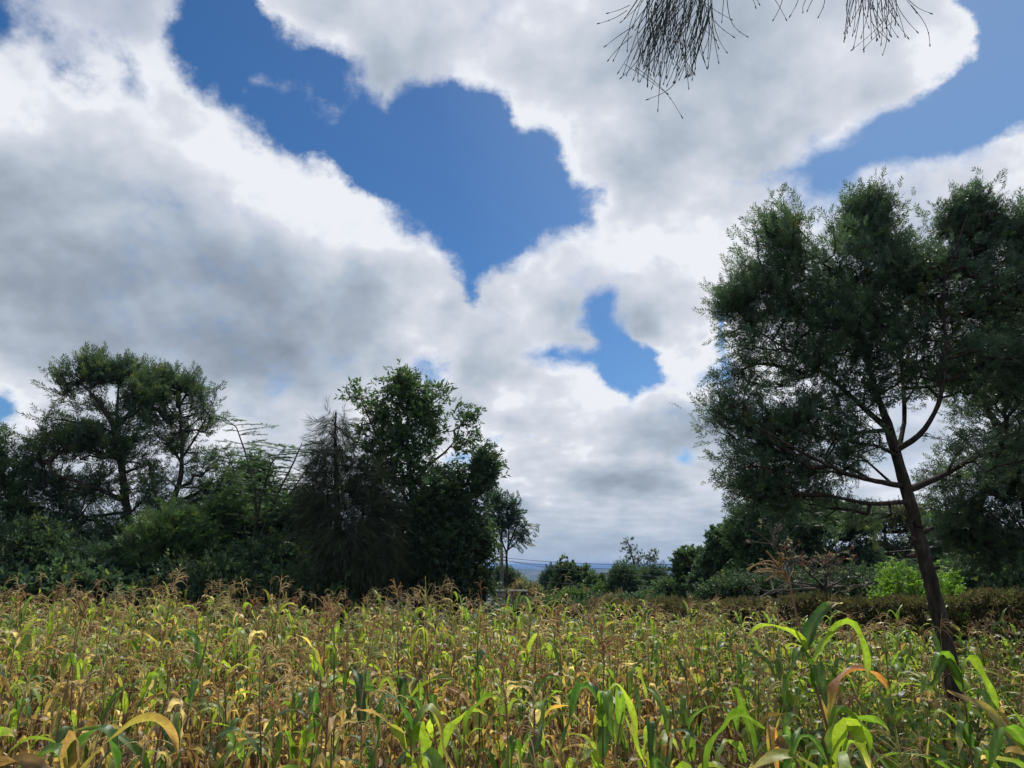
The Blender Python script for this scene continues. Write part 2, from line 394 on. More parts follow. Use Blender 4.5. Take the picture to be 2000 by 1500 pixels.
# ------------------------------------------------------------------ materials
def leaf_mat(name, translucent=0.35, rough=0.5, spec=0.35, boost=1.5, varied=0.25, veins=0.0):
    m = bpy.data.materials.new(name); m.use_nodes = True; nt = m.node_tree; nt.nodes.clear()
    N = nt.nodes.new; L = nt.links.new
    at = N('ShaderNodeAttribute'); at.attribute_name = 'tint'
    oi = N('ShaderNodeObjectInfo')
    no = N('ShaderNodeTexNoise'); no.inputs['Scale'].default_value = 9.0; no.inputs['Detail'].default_value = 4
    tc = N('ShaderNodeTexCoord'); L(tc.outputs['Object'], no.inputs['Vector'])
    v1 = N('ShaderNodeMapRange'); v1.inputs[1].default_value = 0.3; v1.inputs[2].default_value = 0.7
    v1.inputs[3].default_value = 1 - varied; v1.inputs[4].default_value = 1 + varied; L(no.outputs['Fac'], v1.inputs[0])
    v2 = N('ShaderNodeMapRange'); v2.inputs[3].default_value = 1 - varied * 0.6; v2.inputs[4].default_value = 1 + varied * 0.6; L(oi.outputs['Random'], v2.inputs[0])
    mu = N('ShaderNodeMath'); mu.operation = 'MULTIPLY'; L(v1.outputs[0], mu.inputs[0]); L(v2.outputs[0], mu.inputs[1])
    sc = N('ShaderNodeVectorMath'); sc.operation = 'SCALE'; L(at.outputs['Color'], sc.inputs[0]); L(mu.outputs[0], sc.inputs['Scale'])
    p = N('ShaderNodeBsdfPrincipled'); p.inputs['Roughness'].default_value = rough
    if veins:                                   # fine parallel veins running along the blade
        w = N('ShaderNodeMath'); w.operation = 'SINE'; k = N('ShaderNodeMath'); k.operation = 'MULTIPLY'; k.inputs[1].default_value = 95.0
        L(at.outputs['Alpha'], k.inputs[0]); L(k.outputs[0], w.inputs[0])
        n3 = N('ShaderNodeTexNoise'); n3.inputs['Scale'].default_value = 55.0; n3.inputs['Detail'].default_value = 5; L(tc.outputs['Object'], n3.inputs['Vector'])
        a1 = N('ShaderNodeMath'); a1.operation = 'MULTIPLY_ADD'; L(w.outputs[0], a1.inputs[0]); a1.inputs[1].default_value = veins; L(n3.outputs['Fac'], a1.inputs[2])
        a2 = N('ShaderNodeMath'); a2.operation = 'ADD'; L(a1.outputs[0], a2.inputs[0]); a2.inputs[1].default_value = 0.5
        m2 = N('ShaderNodeMath'); m2.operation = 'MULTIPLY'; L(mu.outputs[0], m2.inputs[0]); L(a2.outputs[0], m2.inputs[1]); L(m2.outputs[0], sc.inputs['Scale'])
        bp = N('ShaderNodeBump'); bp.inputs['Strength'].default_value = 0.5; bp.inputs['Distance'].default_value = 0.002; L(a1.outputs[0], bp.inputs['Height']); L(bp.outputs[0], p.inputs['Normal'])
    L(sc.outputs[0], p.inputs['Base Color'])
    p.inputs['Specular IOR Level'].default_value = spec
    tr = N('ShaderNodeBsdfTranslucent')
    hs = N('ShaderNodeVectorMath'); hs.operation = 'MULTIPLY'; hs.inputs[1].default_value = (boost, boost, boost * 0.55)
    L(sc.outputs[0], hs.inputs[0]); L(hs.outputs[0], tr.inputs['Color'])
    mx = N('ShaderNodeMixShader'); mx.inputs[0].default_value = translucent
    L(p.outputs[0], mx.inputs[1]); L(tr.outputs[0], mx.inputs[2])
    o = N('ShaderNodeOutputMaterial'); L(mx.outputs[0], o.inputs[0]); return m
def rough_mat(name, c1, c2, scale=6.0, stretch=(1, 1, 1), rough=0.9, bump=0.4, c3=None, detail=6, use_tint=False, spec=0.2):
    m = bpy.data.materials.new(name); m.use_nodes = True; nt = m.node_tree; nt.nodes.clear()
    N = nt.nodes.new; L = nt.links.new
    tc = N('ShaderNodeTexCoord'); mp = N('ShaderNodeMapping'); mp.inputs['Scale'].default_value = stretch
    L(tc.outputs['Object'], mp.inputs[0])
    no = N('ShaderNodeTexNoise'); no.inputs['Scale'].default_value = scale; no.inputs['Detail'].default_value = detail; no.inputs['Roughness'].default_value = 0.65
    L(mp.outputs[0], no.inputs['Vector'])
    rp = N('ShaderNodeValToRGB'); cr = rp.color_ramp
    cr.elements[0].position = 0.32; cr.elements[0].color = c1 + (1,); cr.elements[1].position = 0.68; cr.elements[1].color = c2 + (1,)
    if c3: e = cr.elements.new(0.52); e.color = c3 + (1,)
    L(no.outputs['Fac'], rp.inputs[0])
    p = N('ShaderNodeBsdfPrincipled'); p.inputs['Roughness'].default_value = rough; p.inputs['Specular IOR Level'].default_value = spec
    L(rp.outputs[0], p.inputs['Base Color'])
    b = N('ShaderNodeBump'); b.inputs['Strength'].default_value = bump; b.inputs['Distance'].default_value = 0.05
    L(no.outputs['Fac'], b.inputs['Height']); L(b.outputs[0], p.inputs['Normal'])
    o = N('ShaderNodeOutputMaterial'); L(p.outputs[0], o.inputs[0]); return m

M_LEAF = leaf_mat('tree_leaf', 0.36, 0.5, 0.35, 1.9)
M_NEEDLE = leaf_mat('needle', 0.12, 0.6, 0.2, 1.3)
M_MAIZE = leaf_mat('maize_leaf', 0.42, 0.42, 0.45, 2.3, 0.32, 0.16)
M_DRY = leaf_mat('maize_tassel', 0.22, 0.7, 0.2, 1.5, 0.2)
M_STALK = leaf_mat('maize_stalk', 0.05, 0.5, 0.3, 1.3, 0.25)
M_BARK = rough_mat('bark', (0.012, 0.010, 0.009), (0.095, 0.080, 0.064), 16.0, (1, 1, 0.28), 0.95, 1.0, (0.040, 0.033, 0.027), 9)
M_BARK_GREY = rough_mat('grey_bark', (0.03, 0.032, 0.024), (0.075, 0.075, 0.058), 12.0, (1, 1, 0.4), 0.9, 0.5)
M_BARK_PALE = rough_mat('pale_bark', (0.065, 0.06, 0.05), (0.17, 0.155, 0.125), 12.0, (1, 1, 0.4), 0.9, 0.5)
# ================================================================== the land
def ground_z(x, y):
    """flat field, then falling away to a wide plain with two long ridges"""
    x = np.asarray(x, float); y = np.asarray(y, float)
    r = np.hypot(x, y)
    z = 0.06 * np.sin(x * 0.35 + 1.0) * np.sin(y * 0.28) * np.clip(1 - r / 60, 0, 1)
    azd = np.degrees(np.arctan2(x, np.maximum(y, 1))); open_ = 1 / (1 + np.exp(-(azd + 9) / 2.0)) * 1 / (1 + np.exp((azd - 17) / 2.0))
    fall = np.clip((y - 30) / 60, 0, None) * np.maximum(open_, np.clip((r - 120) / 200, 0, 1))
    z = z - np.minimum(4.2 * fall ** 1.25, 30 + 0.0 * fall)
    z = z - 95 * (1 - np.exp(-np.clip(r - 150, 0, None) / 1100))
    az = np.degrees(np.arctan2(x, np.maximum(y, 1)))
    # near ridge with a flat top, closing to the left of the view
    ridge = np.exp(-((r - 4600) / 750) ** 2) * 108 * (0.5 + 0.5 * np.tanh((11.5 - az) / 1.4)) * (0.93 + 0.04 * np.sin(az * 1.9) + 0.02 * np.sin(az * 5.3))
    ridge2 = np.exp(-((r - 6900) / 900) ** 2) * 92 * (0.96 + 0.04 * np.sin(az * 2.6 + 1) + 0.03 * np.sin(az * 7.0))
    ridge3 = np.exp(-((r - 14000) / 2200) ** 2) * 110 * (0.94 + 0.05 * np.sin(az * 1.3 + 2))
    return z + ridge + ridge2 + ridge3
def build_land():
    rr = np.concatenate([np.linspace(0.5, 60, 60), np.geomspace(63, 1500, 50), np.linspace(1600, 9000, 90), np.geomspace(9300, 26000, 34)])
    aa = np.radians(np.concatenate([np.linspace(-50, 50, 260), np.linspace(52, 308, 100)]))
    Rr, A = np.meshgrid(rr, aa, indexing='ij')
    X = Rr * np.sin(A); Y = Rr * np.cos(A); Z = ground_z(X, Y)
    n, k = Rr.shape
    i = np.arange(n - 1)[:, None] * k; j = np.arange(k)[None]; j2 = (j + 1) % k
    f = np.stack([i + j, i + j2, i + k + j2, i + k + j], -1).reshape(-1, 4)[:, ::-1]
    mb = MB(); mb.add(np.stack([X, Y, Z], -1).reshape(-1, 3), f)
    mb.add([[0, 0, float(ground_z(0, 0))]]); c = mb.n - 1
    mb.add(np.zeros((0, 3)), None, None)
    mb.f3.append(np.array([[c, b, a] for a, b in zip(range(k), [(q + 1) % k for q in range(k)])], np.int64)[:, ::-1] * 1)
    m = bpy.data.materials.new('ground'); m.use_nodes = True; nt = m.node_tree; nt.nodes.clear()
    N = nt.nodes.new; L = nt.links.new
    tc = N('ShaderNodeTexCoord')
    def noise(s, d=6):
        q = N('ShaderNodeTexNoise'); q.inputs['Scale'].default_value = s; q.inputs['Detail'].default_value = d; q.inputs['Roughness'].default_value = 0.6
        L(tc.outputs['Object'], q.inputs['Vector']); return q.outputs['Fac']
    def ramp(f, a):
        q = N('ShaderNodeValToRGB')
        while len(q.color_ramp.elements) < len(a): q.color_ramp.elements.new(0.5)
        for e, (p_, c_) in zip(q.color_ramp.elements, a): e.position = p_; e.color = c_ + (1,)
        L(f, q.inputs[0]); return q.outputs[0]
    soil = ramp(noise(5.0, 8), [(0.3, (0.035, 0.022, 0.013)), (0.55, (0.075, 0.048, 0.028)), (0.72, (0.14, 0.10, 0.055))])
    far = ramp(noise(0.006, 8), [(0.36, (0.030, 0.045, 0.020)), (0.52, (0.06, 0.075, 0.035)), (0.62, (0.15, 0.12, 0.07)), (0.70, (0.07, 0.08, 0.04))])
    ln = N('ShaderNodeVectorMath'); ln.operation = 'LENGTH'; L(tc.outputs['Object'], ln.inputs[0])
    mr = N('ShaderNodeMapRange'); mr.inputs[1].default_value = 30; mr.inputs[2].default_value = 90; L(ln.outputs['Value'], mr.inputs[0])
    mx = N('ShaderNodeMix'); mx.data_type = 'RGBA'; L(mr.outputs[0], mx.inputs[0]); L(soil, mx.inputs[6]); L(far, mx.inputs[7])
    p = N('ShaderNodeBsdfPrincipled'); p.inputs['Roughness'].default_value = 0.95; p.inputs['Specular IOR Level'].default_value = 0.1
    L(mx.outputs[2], p.inputs['Base Color'])
    b = N('ShaderNodeBump'); b.inputs['Strength'].default_value = 0.6; b.inputs['Distance'].default_value = 0.05; L(noise(14, 6), b.inputs['Height']); L(b.outputs[0], p.inputs['Normal'])
    o = N('ShaderNodeOutputMaterial'); L(p.outputs[0], o.inputs[0])
    tag(mb.build('ground', m), kind='structure')
build_land()

# air between here and the hills
def build_haze():
    mb = MB(); box(mb, (0, 0, -85.0), (54000, 54000, 204.0))
    m = bpy.data.materials.new('haze'); m.use_nodes = True; nt = m.node_tree; nt.nodes.clear()
    v = nt.nodes.new('ShaderNodeVolumePrincipled'); v.inputs['Color'].default_value = (0.20, 0.36, 0.70, 1)
    v.inputs['Density'].default_value = HAZE_DENSITY; v.inputs['Anisotropy'].default_value = 0.3
    o = nt.nodes.new('ShaderNodeOutputMaterial'); nt.links.new(v.outputs[0], o.inputs['Volume'])
    m.cycles.homogeneous_volume = True
    tag(mb.build('haze', m, smooth=False), kind='stuff', label='pale blue haze over the far plain and hills', cat='haze')
HAZE_DENSITY = 0.00015
build_haze()
# ================================================================== trees
# ---- leaf sprays: each template is (verts, quads) with the twig along local +X
def quad_leaf(p, d, nrm, l, w):
    """a pointed leaflet: four corners"""
    d = norm(d); s = norm(np.cross(nrm, d)) * w * 0.5
    return [p, p + d * l * 0.45 + s, p + d * l, p + d * l * 0.45 - s]
def make_spray(kind, seed):
    r = np.random.default_rng(seed); v = []; f = []
    def leaf(p, d, nrm, l, w):
        k = len(v); v.extend(quad_leaf(np.array(p, float), np.array(d, float), np.array(nrm, float), l, w)); f.append([k, k + 1, k + 2, k + 3])
    if kind == 'feather':            # wattle: fine feathery leaflets along a twig, size about 1
        for i in range(9):
            t = 0.12 + 0.88 * i / 8
            for s in (-1, 1):
                a = R(r.uniform(30, 62)); tilt = r.uniform(-0.5, 0.7)
                leaf((t, 0, 0.02 * s), (math.cos(a), s * math.sin(a), tilt), (r.normal(0, .4), r.normal(0, .4), 1), r.uniform(.34, .52) * (1.1 - .35 * t), .075)
        leaf((1, 0, 0), (1, 0, 0.1), (0, 0, 1), .4, .07)
        leaf((0, 0, 0), (1, 0, 0), (0, 0, 1), 1.0, .022)
        leaf((0, 0, 0), (1, 0, 0), (0, 1, 0), 1.0, .022)
    elif kind == 'broad':            # pointed leaves on a short drooping shoot
        for i in range(8):
            t = 0.15 + 0.85 * i / 7; a = r.uniform(0, 2 * math.pi); sp = r.uniform(.55, 1.0)
            d = np.array([1 - .3 * sp, math.cos(a) * sp, math.sin(a) * sp - .35])
            leaf((t * .8, 0, 0), d, (r.normal(0, .5), r.normal(0, .5), 1), r.uniform(.42, .62), r.uniform(.15, .21))
        leaf((0, 0, 0), (1, 0, 0), (0, 0, 1), .9, .02)
    elif kind == 'round':            # big rounded leaves, held out in a loose rosette
        for i in range(6):
            a = r.uniform(0, 2 * math.pi); sp = r.uniform(.5, 1.1)
            d = np.array([.8, math.cos(a) * sp, math.sin(a) * sp - .2])
            leaf((r.uniform(.1, .6), 0, 0), d, (r.normal(0, .4) + .3, r.normal(0, .4), 1), r.uniform(.5, .75), r.uniform(.34, .46))
    elif kind == 'needle':           # sheoak: long thin hanging branchlets
        for i in range(11):
            a = r.uniform(0, 2 * math.pi); sp = r.uniform(.05, .42); t = r.uniform(0, .75)
            d = np.array([1, math.cos(a) * sp, math.sin(a) * sp])
            leaf((t, 0, 0), d, (r.normal(), r.normal(), r.normal()), r.uniform(.5, .95), .021)
        leaf((0, 0, 0), (1, 0, 0), (0, 1, 0), 1.2, .02)
    elif kind == 'small':            # clipped hedge / scrub: many small leaves
        for i in range(10):
            a = r.uniform(0, 2 * math.pi); sp = r.uniform(.3, 1.2); t = r.uniform(0, 1)
            leaf((t, 0, 0), (1, math.cos(a) * sp, math.sin(a) * sp), (r.normal(), r.normal(), 1.2), r.uniform(.28, .42), r.uniform(.12, .18))
        leaf((0, 0, 0), (1, 0, 0), (0, 0, 1), 1.0, .025)
    elif kind == 'layer':            # flat doubly feathered frond
        for i in range(7):
            t = 0.2 + 0.8 * i / 6
            for s in (-1, 1):
                a = R(r.uniform(45, 70))
                leaf((t, 0, -.05 * t), (math.cos(a), s * math.sin(a), -.15), (0, 0, 1), .42 * (1.15 - .5 * t), .12)
        leaf((1, 0, 0), (1, 0, -.1), (0, 0, 1), .3, .1)
    return np.array(v), np.array(f)
SPRAYS = {k: [make_spray(k, s) for s in range(4)] for k in ('feather', 'broad', 'round', 'needle', 'small', 'layer')}

def blob_points(blobs, n, r, clump=0.0):
    """tips scattered through a union of ellipsoids (x, y, z, rx, ry, rz[, weight]), more of them near the skin"""
    B = np.array([list(b[:6]) + [b[6] if len(b) > 6 else 1.0] for b in blobs], float)
    vol = B[:, 3] * B[:, 4] * B[:, 5]; p = vol ** 0.75 * B[:, 6]; p = p / p.sum()
    k = r.choice(len(B), n, p=p)
    if clump:                                   # leafy pads with gaps between them
        m = max(4, int(n / clump)); kc = r.choice(len(B), m, p=p); uc = norm(r.normal(size=(m, 3)))
        cen = B[kc, :3] + uc * (r.uniform(.1, 1, m) ** .45)[:, None] * B[kc, 3:6]
        w = r.integers(0, m, n); sg = np.clip(B[kc[w], 3:6].mean(1) * .27, .10, .40)
        return cen[w] + r.normal(size=(n, 3)) * sg[:, None] * np.array([1, 1, .55])
    u = norm(r.normal(size=(n, 3))); rad = r.uniform(0.12, 1.0, n) ** 0.48
    return B[k, :3] + u * rad[:, None] * B[k, 3:6]
def grow(trunks, tips, r, down=0.9, bend=0.10, step=0.35, rtip=0.006, rpow=0.47, rmax=0.11):
    """join every tip to the nearest wood already there, nearest tips first; returns edges with radii"""
    P = []; par = []; fixed = []
    for tr in trunks:
        pts = np.array([q[:3] for q in tr], float); rad = [q[3] for q in tr]
        first = True
        for i in range(len(pts) - 1):
            m = max(2, int(np.linalg.norm(pts[i + 1] - pts[i]) / step))
            for j in range(m + (i == len(pts) - 2)):
                t = j / m
                P.append(pts[i] * (1 - t) + pts[i + 1] * t); fixed.append(rad[i] * (1 - t) + rad[i + 1] * t)
                par.append(-1 if first else len(P) - 2); first = False
    nt = len(P)
    zlow = min(p[2] for p in P) + 0.28 * (max(p[2] for p in P) - min(p[2] for p in P))
    P = [np.array(p) for p in P]; cost = [0.0 if p[2] > zlow else 0.8 for p in P]
    A = np.zeros((nt + len(tips) * 12, 3)); A[:nt] = np.array(P); C = np.zeros(len(A)); C[:nt] = cost
    D0 = np.min(np.linalg.norm(tips[:, None] - A[None, :nt], axis=2), axis=1)
    order = np.argsort(D0 + r.uniform(0, 0.15, len(tips)))
    n = nt; tipidx = []
    for ti in order:
        t = tips[ti]; dv = t - A[:n]; d = np.linalg.norm(dv, axis=1) + 1e-6
        c = d * (1 + down * np.clip(0.25 - dv[:, 2] / d, 0, 1.2)) + 0.22 * C[:n]
        k = int(np.argmin(c)); m = int(np.clip(d[k] / step, 1, 6))
        side = r.normal(size=3) * bend * d[k]; side[2] -= 0.06 * d[k]
        prev = k; a0 = A[k].copy()
        for j in range(1, m + 1):
            s = j / m; q = a0 * (1 - s) + t * s + side * math.sin(math.pi * s)
            if n >= len(A): break
            A[n] = q; C[n] = C[prev] + np.linalg.norm(q - A[prev]); par.append(prev); prev = n; n += 1
        tipidx.append(prev)
    A = A[:n]; par = np.array(par[:n])
    cnt = np.zeros(n); np.add.at(cnt, tipidx, 1)
    for i in range(n - 1, nt - 1, -1): cnt[par[i]] += cnt[i]
    rad = np.minimum(rtip * np.maximum(cnt, 1) ** rpow, rmax)
    rad[:nt] = fixed
    return A, par, rad, nt, np.array(tipidx)
def wood_mesh(mb, A, par, rad, nt, col=(.5, .5, .5), sides=5):
    idx = np.arange(nt, len(A)); p = A[par[idx]]; q = A[idx]; keep = np.linalg.norm(q - p, axis=1) > 1e-5
    idx, p, q = idx[keep], p[keep], q[keep]
    rp = np.minimum(rad[par[idx]], rad[idx] * 1.5); rq = rad[idx]
    Fm = frames(q - p, rng, spin=False); a = np.linspace(0, 2 * np.pi, sides, endpoint=False)
    ring = np.cos(a)[None, :, None] * Fm[:, 1][:, None] + np.sin(a)[None, :, None] * Fm[:, 2][:, None]
    v = np.concatenate([p[:, None] + ring * rp[:, None, None], q[:, None] + ring * rq[:, None, None]], 1)
    n = len(idx); off = (np.arange(n) * 2 * sides)[:, None, None]; j = np.arange(sides); j2 = (j + 1) % sides
    f = (np.stack([j, j2, j2 + sides, j + sides], -1)[None] + off).reshape(-1, 4)
    mb.add(v.reshape(-1, 3), f, None, col)
def foliage(mb, pos, out, kind, size, r, per=6, spread=0.30, col=((.03, .05, .02), (.06, .09, .03)), droop=0.0, jit=0.9, bright=0.08, bcol=(.12, .17, .05), sizevar=.3):
    """sprays fanned about every tip"""
    n = len(pos) * per
    p = np.repeat(pos, per, 0) + r.normal(size=(n, 3)) * spread * np.array([1, 1, .8])
    d = np.repeat(out, per, 0) + r.normal(size=(n, 3)) * jit
    d[:, 2] -= droop
    d = norm(d); Fm = frames(d, r, spin=0.7)
    base = r.uniform(0, 1, len(pos)); t = np.clip(np.repeat(base, per) * .6 + r.uniform(0, .4, n), 0, 1)[:, None]
    c = np.array(col[0]) * (1 - t) + np.array(col[1]) * t
    b = np.repeat(r.uniform(0, 1, len(pos)) < bright, per); c[b] = np.array(bcol) * r.uniform(.7, 1.1, (b.sum(), 1))
    sc = size * r.uniform(1 - sizevar, 1 + sizevar, n)
    w = r.integers(0, 4, n)
    for k in range(4):
        m = w == k; tv, tf = SPRAYS[kind][k]
        scatter(mb, tv, tf, None, p[m], Fm[m], sc[m], c[m])
def px_blobs(lst, D, depth=1.0, dy=0.0):
    """crown lobes given as seen (px, py, half width, half height[, weight, depth offset]) at distance D, as real ellipsoids"""
    out = []
    for b in lst:
        px, py, rx, ry = b[:4]; w = b[4] if len(b) > 4 else 1.0; o = b[5] if len(b) > 5 else 0.0
        c = at_px(px, py, D + o); k = (D + o) / FPX * 1.02
        out.append((c[0], c[1], c[2], rx * k, max(min(rx, ry * 1.3) * k * depth, 0.3), ry * k, w))
    return out
def px_line(lst, D):
    """trunk line as seen: (px, py, diameter in px[, depth offset])"""
    out = []
    for q in lst:
        o = q[3] if len(q) > 3 else 0.0; c = at_px(q[0], q[1], D + o); out.append((c[0], c[1], c[2], q[2] * D / FPX * .5))
    return out
def tree(name, label, cat, D, trunk_px, blobs_px, tips, kind, size, per, seed, group=None, depth=1.0, spread=.3, col=None, mat=None, bark=None,
         droop=0.0, jit=0.9, bright=.08, bcol=(.12, .17, .05), rtip=.006, step=.35, upw=.25, down=.9, rmax=.11, bend=.1, root=True, sizevar=.3, world_blobs=None, rpow=.47, clump=0, sprigs=0, sprig_len=.5):
    r = np.random.default_rng(seed)
    trunks = [px_line(t, D) for t in trunk_px]
    b = trunks[0][0]
    gz = float(ground_z(b[0], b[1])) - .05
    if root:
        base = (b[0] + (b[0] - trunks[0][1][0]) * .4, b[1], gz, b[3] * 1.3)
        mid = ((base[0] * .35 + b[0] * .65), b[1], gz + .35 * (b[2] - gz), b[3] * 1.12)
        if b[2] - gz > .3: trunks[0] = [base, mid] + trunks[0]
    base = np.array(trunks[0][0][:3])
    blobs = (world_blobs or []) + px_blobs(blobs_px, D, depth)
    tp = blob_points(blobs, tips, r, clump); tp = tp[tp[:, 2] > gz + .15]
    if sprigs:                                  # upright leafy shoots along the skin of the crown
        c0 = tp.mean(0); sc_ = tp.std(0) + 1e-6; w = norm((tp - c0) / sc_) * [.8, .8, 1.0]; score = np.linalg.norm((tp - c0) / sc_, axis=1) * (.45 + np.clip(w[:, 2], -.3, 1))
        pk = np.argsort(-score + r.uniform(0, .9, len(tp)))[:sprigs]; ex = []
        for q in pk:
            dd = norm((tp[q] - c0) / sc_ * [.5, .5, .3] + [0, 0, 1.0] + r.normal(size=3) * .22); ln = sprig_len * r.uniform(.5, 1.25)
            for t_ in np.linspace(.15, 1, 5): ex.append(tp[q] + dd * ln * t_ + r.normal(size=3) * .03 * ln)
        tp = np.concatenate([tp, np.array(ex)])
    A, par, rad, nt, ti = grow(trunks, tp, r, down=down, step=step, rtip=rtip, rmax=rmax, bend=bend, rpow=rpow)
    o = empty(name, tuple(base)); tag(o, label, cat, group)
    tm = MB(); o0 = base
    for t in trunks:
        q = np.array(t)[:, :3] - o0; rr_ = np.array(t)[:, 3]
        # resample smoothly
        L_ = np.concatenate([[0], np.cumsum(np.linalg.norm(np.diff(q, axis=0), axis=1))]); m = max(4, int(L_[-1] / .12)); m = min(m, 60)
        s = np.linspace(0, L_[-1], m); qs = np.stack([np.interp(s, L_, q[:, i]) for i in range(3)], 1); ks = np.interp(s, L_, rr_)
        for _ in range(2): qs[1:-1] = (qs[:-2] + qs[1:-1] * 2 + qs[2:]) / 4
        qs[1:-1] += r.normal(size=(m - 2, 3)) * (ks[1:-1, None] * .05)
        tube(tm, qs, ks * (1 + .05 * np.sin(s * 7) + r.normal(size=m) * .03), 10)
    wb = MB(); wood_mesh(wb, A - o0, par, rad, nt)
    tm.build('trunk', bark or M_BARK, o)
    wb.build('branches', bark or M_BARK, o)
    tip = A[ti] - o0
    cen = np.mean(tip, 0)
    out = A[ti] - A[par[ti]]; out = norm(out) * .8 + norm(tip - cen) * .5 + np.array([0, 0, upw])
    fm = MB(); foliage(fm, tip, out, kind, size, r, per, spread, col or ((.022, .042, .018), (.045, .075, .028)), droop, jit, bright, bcol, sizevar)
    fm.build('crown', mat or M_LEAF, o, smooth=False)
    return o

G_WATTLE = ((.032, .062, .046), (.068, .115, .074))
G_DARK = ((.030, .062, .040), (.062, .110, .060))
G_MID = ((.036, .074, .038), (.072, .130, .056))
G_SHEOAK = ((.028, .042, .028), (.054, .070, .040))

def right_tree():
    D = 10.5
    trunk = [[(1853, 1275, 27), (1826, 1170, 27), (1803, 1080, 25), (1778, 985, 23), (1762, 930, 21), (1745, 870, 21, .1), (1732, 820, 17, .2), (1712, 770, 12, .3), (1690, 690, 10, .3), (1660, 560, 7, .2), (1545, 430, 3, .2)],
             [(1768, 960, 15), (1850, 925, 11, .3), (1920, 880, 8, .6), (1985, 830, 5, .9)],
             [(1750, 880, 12), (1800, 850, 10, -.2), (1835, 790, 8, -.4), (1850, 700, 6, -.5), (1840, 560, 5, -.5), (1890, 420, 3, -.4)],
             [(1752, 890, 10), (1768, 820, 9, .4), (1760, 700, 7, .6), (1740, 560, 5, .6), (1700, 430, 3, .5)],
             [(1765, 950, 11), (1700, 938, 9, -.4), (1650, 925, 7, -.7), (1560, 880, 5, -1.), (1470, 830, 3, -1.1)],
             [(1772, 980, 10), (1700, 985, 8, -.3), (1650, 975, 6, -.6), (1590, 960, 4, -.8)],
             [(1738, 840, 14), (1690, 800, 11, .2), (1620, 735, 8, .3), (1550, 690, 5, .4), (1470, 640, 3, .4)]]
    blobs = [(1538, 465, 26, 62, 1.5), (1700, 440, 36, 62, 1.5), (1895, 438, 38, 62, 1.5), (1810, 505, 50, 40), (1985, 480, 50, 60), (1615, 515, 40, 40), (1765, 500, 40, 40),
             (1500, 560, 70, 70), (1610, 560, 95, 90), (1740, 560, 100, 90), (1870, 570, 100, 90), (1990, 600, 90, 100),
             (1455, 640, 60, 65), (1540, 690, 85, 65, .8), (1660, 660, 90, 80), (1790, 680, 100, 80), (1930, 720, 100, 90),
             (1470, 800, 65, 45), (1430, 820, 46, 55, 1.6), (1550, 840, 70, 55, .9), (1650, 760, 70, 50, .6), (1480, 900, 62, 60, 1.4), (1560, 940, 60, 50), (1640, 900, 50, 40, .4),
             (1500, 965, 50, 35, 1.5), (1600, 900, 70, 50, .8), (1880, 820, 70, 55, .7), (1960, 850, 70, 60, .7), (1440, 720, 32, 40), (1650, 860, 60, 50, .6), (1740, 760, 60, 50, .7), (1600, 800, 50, 50, .8), (1650, 1000, 70, 22, .8), (1450, 575, 25, 35)]
    o = tree('wattle_tree', 'large feathery dark tree with a leaning trunk standing inside the maize', 'tree', D, trunk, [(a, b + (24 if b < 510 else 6), c, d) + tuple(e) for a, b, c, d, *e in blobs], 2750, 'feather', .165, 6, 5, sprigs=130, sprig_len=.30,
             depth=.85, spread=.12, clump=6, col=((.036, .070, .056), (.078, .130, .090)), jit=.75, bright=.05, bcol=(.10, .13, .035), rtip=.0045, step=.25, rmax=.05, down=.7, upw=.35)
    # broken stubs on the trunk
    base = np.array(o.location)
    for (px, py, dx, dy) in ((1803, 1040, 22, -10), (1790, 1055, -16, -6), (1785, 1085, -14, 2), (1822, 1110, 14, -2), (1800, 1030, -15, -8)):
        a = at_px(px, py, D - .05) - base; b = at_px(px + dx, py + dy, D - .1) - base
        sb = MB(); tube(sb, [a, a * .5 + b * .5, b], [.045, .03, .018], 7); sb.build('branch_stub', M_BARK, o)
right_tree()

# tree at the edge of the frame, behind the leaning one
tree('wattle_tree', 'tall dark tree behind the leaning tree, cut by the edge of the frame', 'tree', 15,
     [[(2035, 1180, 24), (2020, 1050, 22), (1995, 930, 20), (1962, 850, 16), (1900, 760, 10), (1860, 680, 5)], [(1990, 920, 12), (2040, 800, 9), (2060, 640, 5)]],
     [(1960, 640, 80, 90), (1900, 760, 70, 70, .8), (2010, 780, 90, 90), (1930, 940, 80, 60), (2000, 900, 60, 60), (1890, 1010, 70, 40), (1980, 1030, 80, 60), (2080, 950, 100, 120), (2080, 700, 100, 120), (1860, 960, 50, 40, .8), (1920, 1090, 60, 30), (2010, 500, 50, 60, .6)],
     1100, 'feather', .22, 8, 8, depth=.8, spread=.18, clump=7, col=G_WATTLE, rtip=.006, bright=.06)

